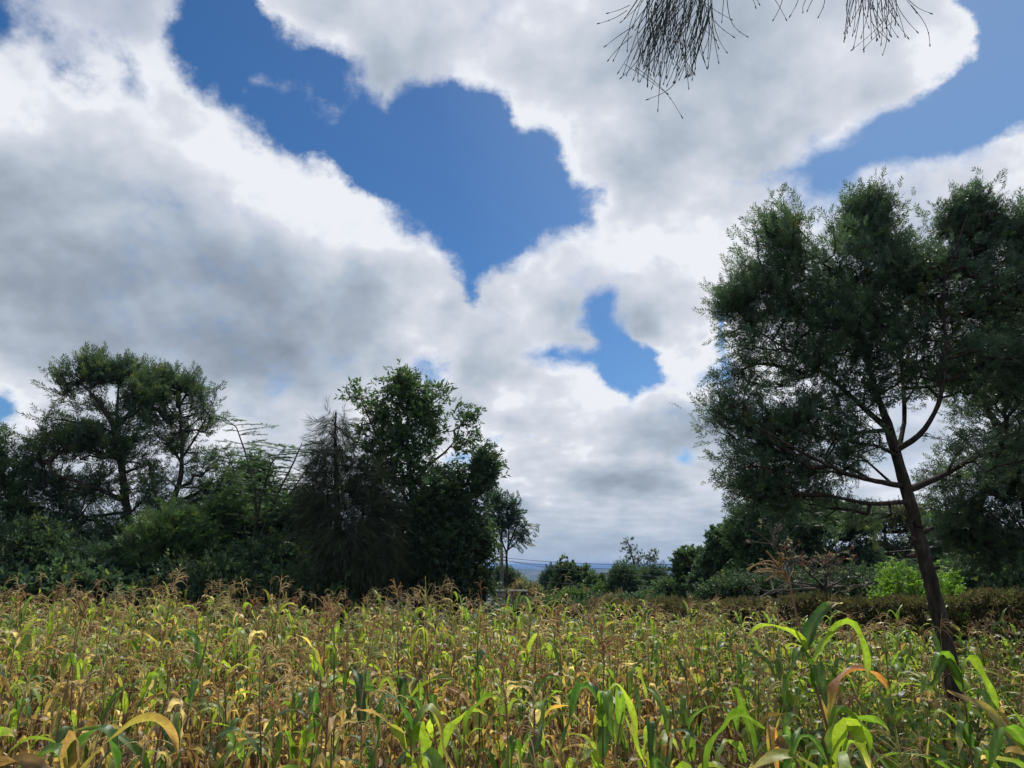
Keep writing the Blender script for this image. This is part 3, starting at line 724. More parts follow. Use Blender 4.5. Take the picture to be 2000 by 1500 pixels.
# trees along the far side, left
tree('wattle_tree', 'broad spreading tree on the far side, its forked crown the highest at that end', 'tree', 27,
     [[(262, 1170, 19), (256, 1060, 17), (246, 980, 15), (236, 900, 13), (222, 830, 10, -.3), (190, 780, 6, -.5), (150, 740, 3, -.6)], [(236, 890, 8), (228, 810, 6, .4), (232, 750, 4, .5)], [(246, 980, 9), (180, 950, 6, -.6), (100, 925, 4, -1)],
      [(250, 1000, 7), (170, 1010, 5, .5), (90, 1000, 3, .8)]],
     [(125, 762, 30, 24, .8), (180, 742, 30, 22, .8), (228, 748, 30, 26, .9), (268, 768, 26, 30, .9), (118, 815, 26, 22, .7), (180, 800, 45, 26, .6), (245, 820, 40, 30, .8), (150, 855, 60, 30, 1.3), (90, 885, 48, 30, 1.4), (200, 880, 60, 30, 1.3), (260, 880, 40, 40, 1.1),
      (75, 935, 40, 30, 1.3), (130, 950, 60, 30, 1.3), (210, 950, 50, 26, .9), (280, 955, 40, 30, .9), (60, 990, 40, 25), (140, 1010, 70, 28), (230, 1025, 50, 30, .8), (110, 1050, 80, 34, 1.5), (205, 1065, 60, 34, 1.5), (150, 1095, 80, 30, 1.2), (230, 1110, 50, 30, 1.2), (280, 1020, 30, 50)],
     1750, 'feather', .38, 3, 21, depth=.75, spread=.16, clump=3, sprigs=50, sprig_len=.55, col=G_WATTLE, rtip=.010, step=.45, jit=.7, upw=.3, bright=.22, bcol=(.10, .15, .05))  # bright/bcol: sunlit clumps put into the leaf colour of random tips
tree('wattle_tree', 'tree with a curved side limb beside the broad forked tree on the far side', 'tree', 28.5,
     [[(308, 1165, 18), (312, 1060, 15), (318, 1000, 13), (340, 975, 11, -.3), (354, 930, 9, -.5), (356, 870, 7, -.5), (350, 790, 4, -.4)], [(316, 1010, 8), (300, 960, 6, .6), (290, 900, 4, .8)], [(352, 900, 5), (385, 850, 3, -.8), (410, 800, 2, -.9)]],
     [(320, 765, 26, 20), (370, 765, 30, 26), (400, 800, 24, 34), (345, 820, 40, 30, .6), (300, 800, 24, 30, .8), (395, 845, 28, 22, .5), (330, 870, 36, 24, .6), (380, 900, 30, 20, .5), (415, 900, 24, 26, .8), (400, 950, 40, 26), (310, 940, 26, 20, .5), (430, 960, 30, 34), (360, 1000, 40, 30, .8), (390, 1050, 60, 36), (310, 1050, 40, 30)],
     860, 'feather', .38, 3, 22, depth=.75, spread=.16, clump=3, sprigs=40, sprig_len=.55, col=G_WATTLE, rtip=.010, step=.45, jit=.7, upw=.3, bright=.24, bcol=(.10, .15, .05))  # random tips coloured brighter to paint in sunlit clumps, as on its neighbour
tree('edge_tree', 'narrow bushy tree cut off by the frame edge beside the broad forked tree', 'tree', 26,
     [[(-8, 1180, 14), (-10, 1000, 11), (-12, 880, 6)]],
     [(-5, 870, 26, 30), (0, 920, 36, 40), (0, 1000, 50, 50), (-40, 960, 50, 90), (10, 1070, 50, 50)], 420, 'feather', .42, 4, 23, depth=.8, spread=.22, col=G_MID, rtip=.009, step=.45)
# understorey, left
UG = 'dark bushes filling in under the trees at the far side of the field'
for k, (px, py, rx, ry, D, lab, kd, cl) in enumerate([
    (50, 1095, 90, 84, 23.5, 'dark rounded bush at the field edge under the frame-edge tree', 'small', G_DARK),
    (185, 1125, 90, 46, 24.5, 'dark bush around the foot of the broad forked tree', 'feather', G_WATTLE),
    (335, 1075, 80, 80, 25, 'dark bush around the foot of the tree with the curved limb', 'feather', G_MID),
    (430, 1050, 60, 80, 27, 'tall leafy bush between the curved limb and the open thorn tree', 'feather', G_MID),
    (400, 1150, 130, 50, 23, 'low dark bush along the field edge below the open thorn tree', 'small', G_DARK),
    (520, 1120, 80, 62, 24.5, 'dark bush at the foot of the open thorn tree', 'broad', G_DARK),
    (570, 1030, 50, 70, 27.5, 'leafy shrub filling the gap beside the dark weeping sheoak', 'broad', G_MID),
    (600, 1160, 90, 48, 23, 'low bush in front of the dark weeping sheoak', 'small', G_DARK),
    (120, 1165, 130, 42, 22.5, 'low creeper-like bush right at the edge of the maize', 'round', G_DARK)]):
    rs = 420 if ry < 60 else 560
    tree('bush', lab, 'bush', D, [[(px, min(py + ry, 1190), 10), (px, py, 7), (px - 6, py - ry * .6, 4)], [(px, py + 10, 6), (px + rx * .4, py - ry * .3, 3, .4)]],
         [(px, py, rx * .9, ry * .85), (px - rx * .5, py + ry * .2, rx * .5, ry * .7), (px + rx * .5, py + ry * .15, rx * .5, ry * .65), (px + rx * .2, py - ry * .5, rx * .35, ry * .45)],
         rs, kd, {'small': .26, 'feather': .40}.get(kd, .30), 5, 40 + k, group=UG, depth=.8, spread=.24, col=cl, rtip=.008, step=.5, bright=.08, root=False)

tree('slim_tree', 'slim dark leafy tree rising behind the open thorn tree', 'tree', 31,
     [[(500, 1180, 10), (500, 1000, 7), (498, 920, 4)]],
     [(494, 925, 24, 28), (500, 970, 34, 35), (505, 1030, 40, 50), (495, 1090, 40, 40)], 420, 'broad', .32, 7, 51, spread=.24, col=G_DARK, rtip=.01, step=.5)

# open thorn tree with flat sparse twigs
def thorn_tree():
    r = np.random.default_rng(61); D = 26.0
    stems = [[(488, 1150, 9), (492, 1090, 8), (500, 1020, 6), (500, 960, 4.5), (478, 880, 3.2), (462, 835, 2.2), (440, 817, 1.2)],
             [(494, 1080, 6), (520, 1020, 5, -.5), (545, 960, 4, -.8), (575, 900, 3, -1), (590, 865, 1.6, -1)],
             [(500, 1060, 6), (532, 1040, 4.5, .4), (560, 975, 3.4, .6), (600, 915, 2.6, .8), (628, 880, 1.4, .8)],
             [(492, 1090, 5), (478, 1030, 4, .4), (470, 960, 3, .8), (450, 900, 2, .9), (432, 870, 1.2, 1)],
             [(500, 1030, 4), (510, 970, 3.4, -.6), (530, 905, 2.4, -.9), (560, 870, 1.4, -1)],
             [(505, 1050, 4), (545, 1015, 3, -.9), (585, 985, 2, -1.4), (610, 970, 1.2, -1.6)]]
    L_ = [px_line(s, D) for s in stems]
    b = L_[0][0]; gz = float(ground_z(b[0], b[1])); L_[0] = [(b[0], b[1], gz - .05, b[3] * 1.3)] + L_[0]
    base = np.array(L_[0][0][:3]); o = empty('thorn_tree', tuple(base)); tag(o, 'open thorn tree with bare pale stems and flat sparse horizontal twigs', 'tree')
    tm = MB(); tw = MB(); lf = MB()
    for i, s in enumerate(L_):
        q = np.array(s)[:, :3] - base; rr_ = np.array(s)[:, 3]
        tube(tm, q, rr_, 7)
        m = len(q)
        Ls = np.concatenate([[0], np.cumsum(np.linalg.norm(np.diff(q, axis=0), axis=1))])
        n = int(16 if i else 20)
        for j in range(n):
            t = Ls[-1] * (0.40 + .60 * (j + r.uniform(0, .6)) / n); p = np.array([np.interp(t, Ls, q[:, k]) for k in range(3)])
            for _ in range(2):
                az = r.uniform(0, 2 * np.pi); ln = r.uniform(.45, 1.35)
                d = np.array([math.cos(az) * 1.3, math.sin(az), r.uniform(-.08, .22)]); d = norm(d)
                pts = np.array([p, p + d * ln * .5 + [0, 0, .05], p + d * ln + [0, 0, r.uniform(-.05, .12)]])
                tube(tw, pts, [.014, .010, .005], 4)
                k = int(ln * 32); tt = r.uniform(.12, 1, k)[:, None]; pp = pts[0] * (1 - tt) + pts[2] * tt + [0, 0, .03]
                dd = norm(d + r.normal(size=(k, 3)) * [.9, .9, .25]); Fm = frames(dd, r, spin=.3)
                tv, tf = SPRAYS['layer'][0]; cc = np.array([.05, .10, .05]) * r.uniform(.7, 1.4, (k, 1))
                scatter(lf, tv, tf, None, pp, Fm, r.uniform(.10, .16, k), cc)
    tm.build('trunk', M_BARK_GREY, o); tw.build('branches', M_BARK_GREY, o); lf.build('crown', M_LEAF, o, smooth=False)
thorn_tree()

# weeping sheoak
tree('sheoak_tree', 'dark weeping sheoak with hanging needles and a thin pointed top', 'tree', 23.5,
     [[(662, 1180, 17), (660, 1050, 14), (657, 940, 10), (655, 860, 6), (655, 805, 2)], [(700, 1180, 10, .5), (705, 1060, 8, .6), (712, 960, 5, .6), (718, 900, 3, .6)], [(657, 960, 5), (630, 945, 4, -.4), (606, 935, 2, -.5)]],
     [(655, 835, 18, 30, 1.3), (652, 880, 30, 30), (650, 930, 42, 30, .8), (620, 960, 26, 24, .8), (652, 985, 40, 40, .8), (705, 925, 26, 40), (720, 990, 40, 60), (695, 1060, 62, 60, 1.1), (735, 1090, 44, 60, 1.2), (655, 1110, 54, 60, 1.2), (620, 1010, 30, 30, .5)],
     1000, 'needle', .50, 7, 71, depth=1.0, spread=.2, col=G_SHEOAK, mat=M_NEEDLE, droop=1.15, jit=.5, upw=.0, rtip=.008, step=.4, bright=.02, down=.4)
# tall broadleaf
tree('tall_tree', 'tall loosely leaved tree with a bare-based side branch, beside the weeping sheoak', 'tree', 25.5,
     [[(818, 1180, 18), (816, 1080, 16), (808, 1000, 13), (800, 930, 11), (795, 860, 8), (798, 790, 5), (800, 740, 3)], [(808, 1000, 8), (770, 930, 6, -.5), (735, 850, 4, -.7), (705, 780, 2, -.8)], [(802, 950, 8), (840, 905, 6, .3), (868, 885, 4, .4), (890, 860, 2.5, .4)],
      [(812, 1060, 7), (850, 1000, 5, -.5), (865, 950, 3, -.6)]],
     [(802, 768, 20, 24, 1.1), (832, 795, 24, 30), (712, 785, 18, 12, .8), (742, 815, 24, 26, .8), (790, 810, 45, 40), (835, 840, 34, 40, .9), (885, 830, 20, 30, .7), (895, 865, 16, 18, .7), (745, 860, 40, 40), (800, 880, 50, 40), (750, 930, 45, 40), (820, 935, 40, 35, .9),
      (870, 880, 14, 10, .2), (780, 1000, 50, 50, .8), (840, 1000, 45, 40, .9), (800, 1080, 60, 60, .8), (710, 870, 26, 34, .7), (770, 1130, 60, 40, .8)],
     1150, 'broad', .30, 3, 81, depth=.75, spread=.17, clump=3, sprigs=40, sprig_len=.45, col=G_MID, rtip=.008, step=.4, jit=.8, bright=.08)
tree('dense_tree', 'dense dark green tree with a thin spire on its shoulder, beside the gap', 'tree', 24.5,
     [[(890, 1185, 18), (888, 1080, 14), (885, 1010, 9), (880, 960, 5)], [(888, 1060, 7), (925, 1000, 5), (936, 940, 2)], [(888, 1070, 7), (850, 1020, 5, .4), (840, 980, 3, .5)]],
     [(880, 985, 55, 40), (935, 935, 10, 22, 1.5), (935, 965, 16, 26), (845, 1010, 45, 50), (905, 1030, 50, 50), (880, 1080, 74, 60), (845, 1130, 60, 60), (925, 1100, 32, 60), (890, 1150, 66, 40), (945, 1070, 10, 46, .8), (938, 1150, 20, 36)],
     1150, 'broad', .30, 4, 91, depth=.7, spread=.16, sprigs=50, sprig_len=.6, col=G_DARK, rtip=.008, step=.4, jit=.8, bright=.12, bcol=(.07, .11, .035))
# umbrella tree above the shed
tree('umbrella_tree', 'slender umbrella tree with layered fronds on thin bare stems beside the pole', 'tree', 44,
     [[(990, 1165, 5), (990, 1110, 4.5), (989, 1078, 4)], [(989, 1080, 3.5), (978, 1050, 3), (968, 1010, 2)], [(989, 1080, 3.5), (1000, 1050, 3), (1012, 1020, 2)], [(988, 1100, 3), (994, 1050, 3), (992, 990, 2)], [(991, 1075, 3), (1008, 1060, 2.5), (1022, 1045, 1.5)], [(975, 1080, 3.5), (966, 1050, 3), (960, 1000, 2)]],
     [(962, 978, 14, 12), (968, 1000, 18, 12), (990, 990, 15, 10), (1002, 1006, 16, 10), (985, 1020, 24, 10), (1015, 1030, 18, 8), (1010, 1048, 20, 7), (965, 1030, 14, 12)],
     110, 'layer', .46, 6, 101, depth=.8, spread=.22, col=((.018, .045, .03), (.03, .065, .04)), rtip=.012, step=.5, jit=.7, upw=-.1, droop=.1, bright=0)

# middle distance, in the gap
MG = 'trees and bushes in the gap towards the plain'
for k, (nm, lab, cat, D, px, tops, tips, kd, sz, cl, base) in enumerate([
    ('round_tree', 'dark rounded tree behind the small flat-roofed shed', 'tree', 60, 992, [(984, 1122, 16, 18), (1000, 1138, 16, 16), (970, 1140, 12, 22)], 260, 'small', .62, G_DARK, 1180),
    ('pale_bush', 'pale yellow-green bush behind the wire posts next to the shed', 'bush', 58, 1035, [(1032, 1152, 18, 10), (1048, 1162, 14, 8), (1020, 1144, 8, 7)], 200, 'small', .55, ((.10, .12, .05), (.17, .19, .08)), 1185),
    ('conifer_tree', 'small pointed conifer, lower of the pair against the blue hill', 'tree', 70, 1063, [(1063, 1124, 2, 7, 1.5), (1063, 1136, 5, 10), (1064, 1150, 8, 12)], 110, 'feather', .5, G_DARK, 1185),
    ('conifer_tree', 'small pointed conifer, taller of the pair against the blue hill', 'tree', 70, 1079, [(1076, 1112, 2, 8, 1.6), (1077, 1128, 6, 12), (1082, 1148, 10, 14)], 140, 'feather', .5, G_DARK, 1185),
    ('round_leaved_tree', 'round-leaved tree with an open lumpy crown in front of the blue hill', 'tree', 52, 1118, [(1106, 1108, 11, 7), (1134, 1120, 14, 8), (1115, 1132, 22, 14), (1100, 1146, 14, 14), (1138, 1146, 16, 14)], 300, 'round', .62, G_MID, 1185),
    ('round_leaved_tree', 'lower round-leaved tree beside the vine-draped domed pair', 'tree', 50, 1165, [(1163, 1134, 9, 6), (1170, 1147, 16, 10), (1152, 1156, 16, 12)], 200, 'round', .58, G_MID, 1185),
    ('bush', 'bright leafy bush in front of the low round-leaved trees', 'bush', 46, 1130, [(1130, 1165, 45, 16), (1180, 1160, 30, 20), (1085, 1172, 30, 12)], 280, 'broad', .5, ((.035, .07, .02), (.07, .12, .035)), 1190),
    ('vine_draped_tree', 'dark vine-draped domed tree, taller dome of the pair', 'tree', 46, 1218, [(1218, 1114, 20, 18), (1216, 1135, 30, 30), (1235, 1150, 34, 24)], 420, 'small', .46, G_DARK, 1190),
    ('vine_draped_tree', 'dark vine-draped domed tree, broader dome of the pair', 'tree', 47, 1275, [(1280, 1114, 20, 13), (1262, 1130, 32, 24), (1290, 1140, 28, 28), (1245, 1150, 30, 20)], 420, 'small', .46, G_DARK, 1190),
    ('bush', 'light green bush between the domed trees and the sloping dark tree line', 'bush', 40, 1318, [(1310, 1150, 36, 24), (1340, 1140, 26, 26), (1280, 1165, 40, 16), (1350, 1170, 40, 18)], 420, 'broad', .42, G_MID, 1195),
    ('bush', 'low dark bush under the domed trees at the far edge of the maize', 'bush', 38, 1215, [(1200, 1172, 50, 14), (1260, 1175, 50, 14)], 260, 'small', .42, G_DARK, 1198),
    ('bush', 'low dark bush behind the maize beside the shed', 'bush', 38, 1060, [(1050, 1180, 50, 12), (1110, 1182, 40, 12), (985, 1188, 40, 10)], 260, 'small', .42, G_DARK, 1198),
    ('leafy_tree', 'round-topped broadleaf tree at the low end of the sloping tree line', 'tree', 38, 1350, [(1335, 1085, 12, 18), (1358, 1078, 18, 12), (1350, 1105, 30, 24), (1375, 1100, 30, 30), (1370, 1140, 40, 34)], 480, 'round', .42, G_MID, 1190),
    ('leafy_tree', 'broadleaf tree with drooping leaf clumps in the middle of the sloping tree line', 'tree', 34, 1410, [(1402, 1042, 18, 16), (1428, 1036, 26, 22), (1410, 1085, 44, 30), (1390, 1130, 44, 40), (1440, 1110, 44, 50)], 620, 'round', .38, G_DARK, 1190),
    ('leafy_tree', 'tall broadleaf tree under the leaning tree, top of the sloping tree line', 'tree', 31, 1490, [(1465, 1000, 34, 26), (1520, 985, 56, 34), (1450, 1035, 40, 34), (1500, 1060, 60, 50), (1570, 1020, 56, 60), (1480, 1130, 60, 50)], 760, 'broad', .40, G_MID, 1190),
    ('leafy_tree', 'dark broadleaf tree behind the red-flowered bare tree', 'tree', 33, 1620, [(1600, 1000, 56, 40), (1660, 1015, 56, 44), (1620, 1100, 70, 50), (1680, 1100, 50, 50)], 640, 'broad', .42, G_DARK, 1190),
    ('leafy_tree', 'thin-crowned olive tree seen past the leaning trunk', 'tree', 36, 1740, [(1720, 1005, 46, 36, .8), (1780, 1010, 50, 40, .8), (1730, 1080, 50, 40), (1800, 1070, 40, 40), (1760, 1130, 60, 40)], 560, 'small', .46, ((.045, .06, .03), (.08, .09, .045)), 1185),
    ('leafy_tree', 'dark shady tree behind the lime green shrubs', 'tree', 30, 1880, [(1840, 1040, 50, 50), (1900, 1070, 60, 50), (1960, 1080, 60, 60), (1930, 1130, 70, 40), (1850, 1120, 60, 40), (2020, 1110, 60, 50)], 760, 'broad', .42, G_DARK, 1185),
    ]):
    t0 = min(t[1] for t in tops)
    sz *= .62; tips = int(tips * 1.7); tops = [(a, b + 10 * 50 / D * .55, c * .88, d * .80) + tuple(e) for a, b, c, d, *e in tops]; t0 += 8
    tree(nm, lab, cat, D, [[(px, base, 6 if cat == 'bush' else 9), (px, (base + t0) / 2, 5), (tops[0][0], tops[0][1], 2)]], tops, tips, kd, sz, 6, 200 + k, group=MG if D > 38 else None,
         depth=1.0, spread=sz * .6, col=cl, rtip=.01, step=.6, root=True, bright=.10, bcol=(cl[1][0] * 1.5, cl[1][1] * 1.5, cl[1][2] * 1.4), bend=.08)
tree('twiggy_tree', 'thin twiggy sapling sticking up above the vine-draped domes', 'tree', 49,
     [[(1242, 1130, 4), (1238, 1100, 3), (1232, 1075, 2), (1224, 1055, 1)], [(1244, 1120, 3), (1262, 1100, 2), (1282, 1078, 1)]],
     [(1226, 1062, 6, 8, 1.2), (1238, 1082, 14, 12), (1262, 1092, 18, 9), (1278, 1080, 8, 5), (1240, 1105, 18, 10)], 80, 'broad', .26, 3, 240, spread=.16, col=G_DARK, rtip=.012, step=.4, root=True)

for k, (px, py, rx, ry, D, lab) in enumerate([
    (1440, 1165, 60, 26, 27.5, 'low dark bush behind the clipped hedge, at the left end of its visible top'), (1540, 1160, 70, 30, 27, 'low dark bush directly behind the bare flowering tree'),
    (1660, 1158, 70, 34, 26, 'low dark bush between the flowering tree and the lime shrubs'), (1790, 1150, 80, 34, 25, 'low dark bush behind the lime green shrubs'),
    (1920, 1140, 70, 46, 24, 'dark bush behind the hedge next to the shorter lime shrub'), (2030, 1130, 80, 60, 23, 'dark bush behind the hedge at the frame edge')]):
    tree('bush', lab, 'bush', D, [[(px, 1190, 10), (px, py, 7), (px - 6, py - ry * .5, 4)], [(px, py + 6, 6), (px + rx * .4, py - ry * .2, 3, .4)]],
         [(px, py, rx * .9, ry), (px - rx * .6, py + ry * .3, rx * .5, ry * .8), (px + rx * .6, py + ry * .3, rx * .5, ry * .8)],
         520, ('broad', 'small')[k % 2], .24, 7, 700 + k, group='dark bushes behind the clipped hedge', depth=.8, spread=.22, col=G_DARK, rtip=.008, step=.5, root=False)

# red-flowered bare tree (frangipani-like): thick forking grey twigs, tufts of pale leaves and red flowers at the ends
def flower_tree():
    r = np.random.default_rng(301); D = 21.0
    base = at_px(1618, 1185, D); base[2] = float(ground_z(base[0], base[1])) - .05
    o = empty('flowering_tree', tuple(base)); tag(o, 'bare grey forking tree with small red flowers behind the clipped hedge', 'tree')
    wd = MB(); tips = []
    def rec(p, d, ln, rad, dep):
        q = p + d * ln; mid = (p + q) / 2 + r.normal(size=3) * ln * .08
        tube(wd, [p, mid, q], [rad, rad * .88, rad * .76], 6)
        if dep == 0: tips.append((q, d)); return
        for k in range(2 if r.uniform() < .6 else 3):
            nd = norm(d + r.normal(size=3) * [.65, .6, .42] + np.array([0, 0, .16])); rec(q, nd, ln * r.uniform(.68, .9), rad * .74, dep - 1)
    trunkm = MB(); top = at_px(1612, 1150, D) - base
    tube(trunkm, [[0, 0, 0], top * [.6, 1, .6], top], [.11, .09, .08], 8)
    for tgt in ((1500, 1120), (1560, 1110), (1620, 1120), (1650, 1120), (1470, 1150), (1590, 1118), (1530, 1135), (1660, 1140)):
        a = at_px(tgt[0], tgt[1], D + r.uniform(-.8, .8)) - base; d = norm(a - top); d[1] += r.normal() * .3
        L0 = np.linalg.norm(a - top); s = top + d * .28 * L0
        tube(wd, [top, (top + s) / 2, s], [.055, .05, .045], 6)
        rec(s, norm(d + [0, 0, -.05]), L0 * .42, .036, 4)
    wd.build('branches', M_BARK_PALE, o); trunkm.build('trunk', M_BARK_PALE, o)
    lf = MB(); P = np.array([t[0] for t in tips]); Dn = np.array([t[1] for t in tips])
    k = r.uniform(size=len(P)) < .35
    foliage(lf, P[k], Dn[k], 'broad', .14, r, 1, .02, ((.14, .14, .09), (.28, .28, .20)), .1, .6, 0)
    lf.build('leaves', M_LEAF, o, smooth=False)
    pm = leaf_mat('petal', .3, .5, .3, 1.2); hi = np.argsort(-P[:, 2])[:int(len(P) * .5)]; pick = r.choice(hi, 16, replace=False)
    for q in pick:
        fl = MB(); foliage(fl, P[q:q + 1], Dn[q:q + 1], 'broad', .085, r, 4, .008, ((.20, .04, .03), (.32, .08, .05)), 0, 1.0, 0)
        fl.build('flower', pm, o, smooth=False)
flower_tree()

# lime shrubs: upright leafy shoots
def lime_shrub(name, lab, D, shoots, seed):
    r = np.random.default_rng(seed)
    x0 = np.mean([s[0] for s in shoots]); base = at_px(x0, 1170, D); base[2] = float(ground_z(base[0], base[1])) - .05
    o = empty(name, tuple(base)); tag(o, lab, 'shrub', 'lime green shrubs behind the hedge')
    st = MB(); lf = MB()
    for (px, py) in shoots:
        for q in range(3):
            t = at_px(px + r.normal() * 9, py + (q > 0) * r.uniform(4, 22), D + r.normal() * .35) - base; b = np.array([t[0] * .45, t[1] * .5, 0])
            m = 12; s = np.linspace(0, 1, m)[:, None]; pts = b * (1 - s) + t * s + np.sin(s * 3.1) * r.normal(size=3) * .04
            tube(st, pts, np.linspace(.015, .004, m), 5)
            n = int((t[2]) / .035); ss = r.uniform(.25, 1, n)[:, None]; pp = b * (1 - ss) + t * ss
            dd = r.normal(size=(n, 3)); dd[:, 2] = np.abs(dd[:, 2]) * .4 + .3; tv, tf = SPRAYS['broad'][q]
            g = r.uniform(0, 1, (n, 1)); cc = np.array([.10, .22, .02]) * (1 - g) + np.array([.22, .38, .05]) * g
            scatter(lf, tv, tf, None, pp, frames(norm(dd), r, spin=.5), r.uniform(.13, .22, n) * (1.15 - .5 * ss[:, 0]), cc)
    st.build('stem', M_BARK_PALE, o); lf.build('foliage', leaf_mat('lime_leaf', .45, .45, .35, 1.6), o, smooth=False)
lime_shrub('lime_shrub', 'bright lime green shrub, the fuller one, behind the hedge', 20.5, [(1722, 1100), (1738, 1092), (1748, 1090), (1760, 1098), (1772, 1112), (1785, 1125), (1710, 1145), (1698, 1155), (1795, 1105), (1775, 1140), (1740, 1130), (1725, 1120)], 401)
lime_shrub('lime_shrub', 'bright lime green shrub, the shorter one, behind the hedge and past the leaning trunk', 20.2, [(1825, 1100), (1835, 1115), (1848, 1110), (1857, 1102), (1866, 1115), (1876, 1125), (1885, 1145), (1840, 1130), (1865, 1140), (1815, 1120)], 402)

# clipped hedge along the far side on the right: one long hedge with a flat top
def hedge():
    r = np.random.default_rng(501)
    P0 = at_px(1180, 1190, 24); P1 = at_px(2120, 1160, 17.5)
    a = np.array([P0[0], P0[1]]); b = np.array([P1[0], P1[1]]); d = (b - a); Ln = np.linalg.norm(d); d /= Ln; nrm = np.array([-d[1], d[0]])
    o = empty('hedge', (a[0], a[1], 0)); tag(o, 'long clipped brownish green hedge with a flat top along the field edge', 'hedge')
    n = 9000; t = r.uniform(0, Ln, n); z1 = EYE - 2.7 + np.interp(t, [0, Ln], [1.38, 1.92])
    top = r.uniform(size=n) < .5
    zz = np.where(top, z1 - np.abs(r.normal(0, .05, n)), z1 * r.uniform(.1, 1, n)); ww = np.where(top, r.uniform(-.75, .75, n), -.75 + r.normal(0, .06, n))
    bump = .06 * np.sin(t * 1.3) + .05 * np.sin(t * 3.1 + 1) + .03 * np.sin(t * 7)
    pos = np.stack([d[0] * t + nrm[0] * ww, d[1] * t + nrm[1] * ww, zz + bump], 1)
    out = np.stack([np.where(top, 0, -nrm[0]) , np.where(top, 0, -nrm[1]), np.where(top, 1., .3)], 1)
    fm = MB(); foliage(fm, pos, out, 'small', .16, r, 3, .06, ((.045, .045, .022), (.11, .095, .05)), 0, .6, .15, (.09, .12, .04))
    st = MB()
    for q in range(90):
        tt = r.uniform(0, Ln); w = r.uniform(-.5, .5); p = np.array([d[0] * tt + nrm[0] * w, d[1] * tt + nrm[1] * w, 0])
        tube(st, [p, p + [r.normal() * .1, r.normal() * .1, .8], p + [r.normal() * .2, r.normal() * .2, 1.25]], [.03, .02, .01], 5)
    fm.build('foliage', M_LEAF, o, smooth=False); st.build('stems', M_BARK, o)
hedge()

# more of the same tree line, outside the frame on both sides
for k, (x, y, h, lab) in enumerate([(-21, 25, 8.0, 'dark feathery tree of the same line, standing outside the left frame edge'), (19, 15.5, 7.5, 'dark feathery tree outside the frame beside the clipped hedge'), (23, 20, 8.5, 'taller dark feathery tree outside the frame behind the hedge end')]):
    r_ = np.random.default_rng(800 + k)
    wb_ = [(x + r_.normal() * .8, y + r_.normal() * .6, h * f, w, w, h * .12) for f, w in ((.28, 2.6), (.42, 2.8), (.55, 2.6), (.68, 2.3), (.80, 1.8), (.92, 1.0))]
    o_px = [1000 + (x / y) * FPX * math.cos(PITCH)]
    base_pt = (x, y)
    trunks_save = px_line
    def px_line(lst, D, _x=x, _y=y, _h=h): return [(_x, _y, -.05, .16), (_x + .1, _y, _h * .45, .11), (_x, _y + .1, _h * .9, .03)]
    tree('wattle_tree', lab, 'tree', y, [[(0, 0, 0), (0, 0, 0)]], [], 620, 'feather', .38, 4, 810 + k, depth=.8, spread=.2, col=G_WATTLE, rtip=.009, step=.5, root=False, world_blobs=wb_, sprigs=30)
    px_line = trunks_save
# ================================================================== maize
GREENS = np.array([(.065, .14, .014), (.10, .19, .018), (.16, .25, .022), (.032, .085, .022), (.21, .29, .026), (.04, .105, .022)])
YELLOW = np.array([(.27, .30, .05), (.34, .30, .07), (.22, .29, .045), (.30, .24, .07)])
ORANGE = np.array([(.34, .16, .05), (.26, .10, .04), (.30, .18, .08), (.40, .22, .06)])
STRAW = np.array([(.50, .35, .15), (.58, .47, .28), (.34, .22, .10), (.18, .11, .06), (.50, .38, .21), (.26, .165, .085)])

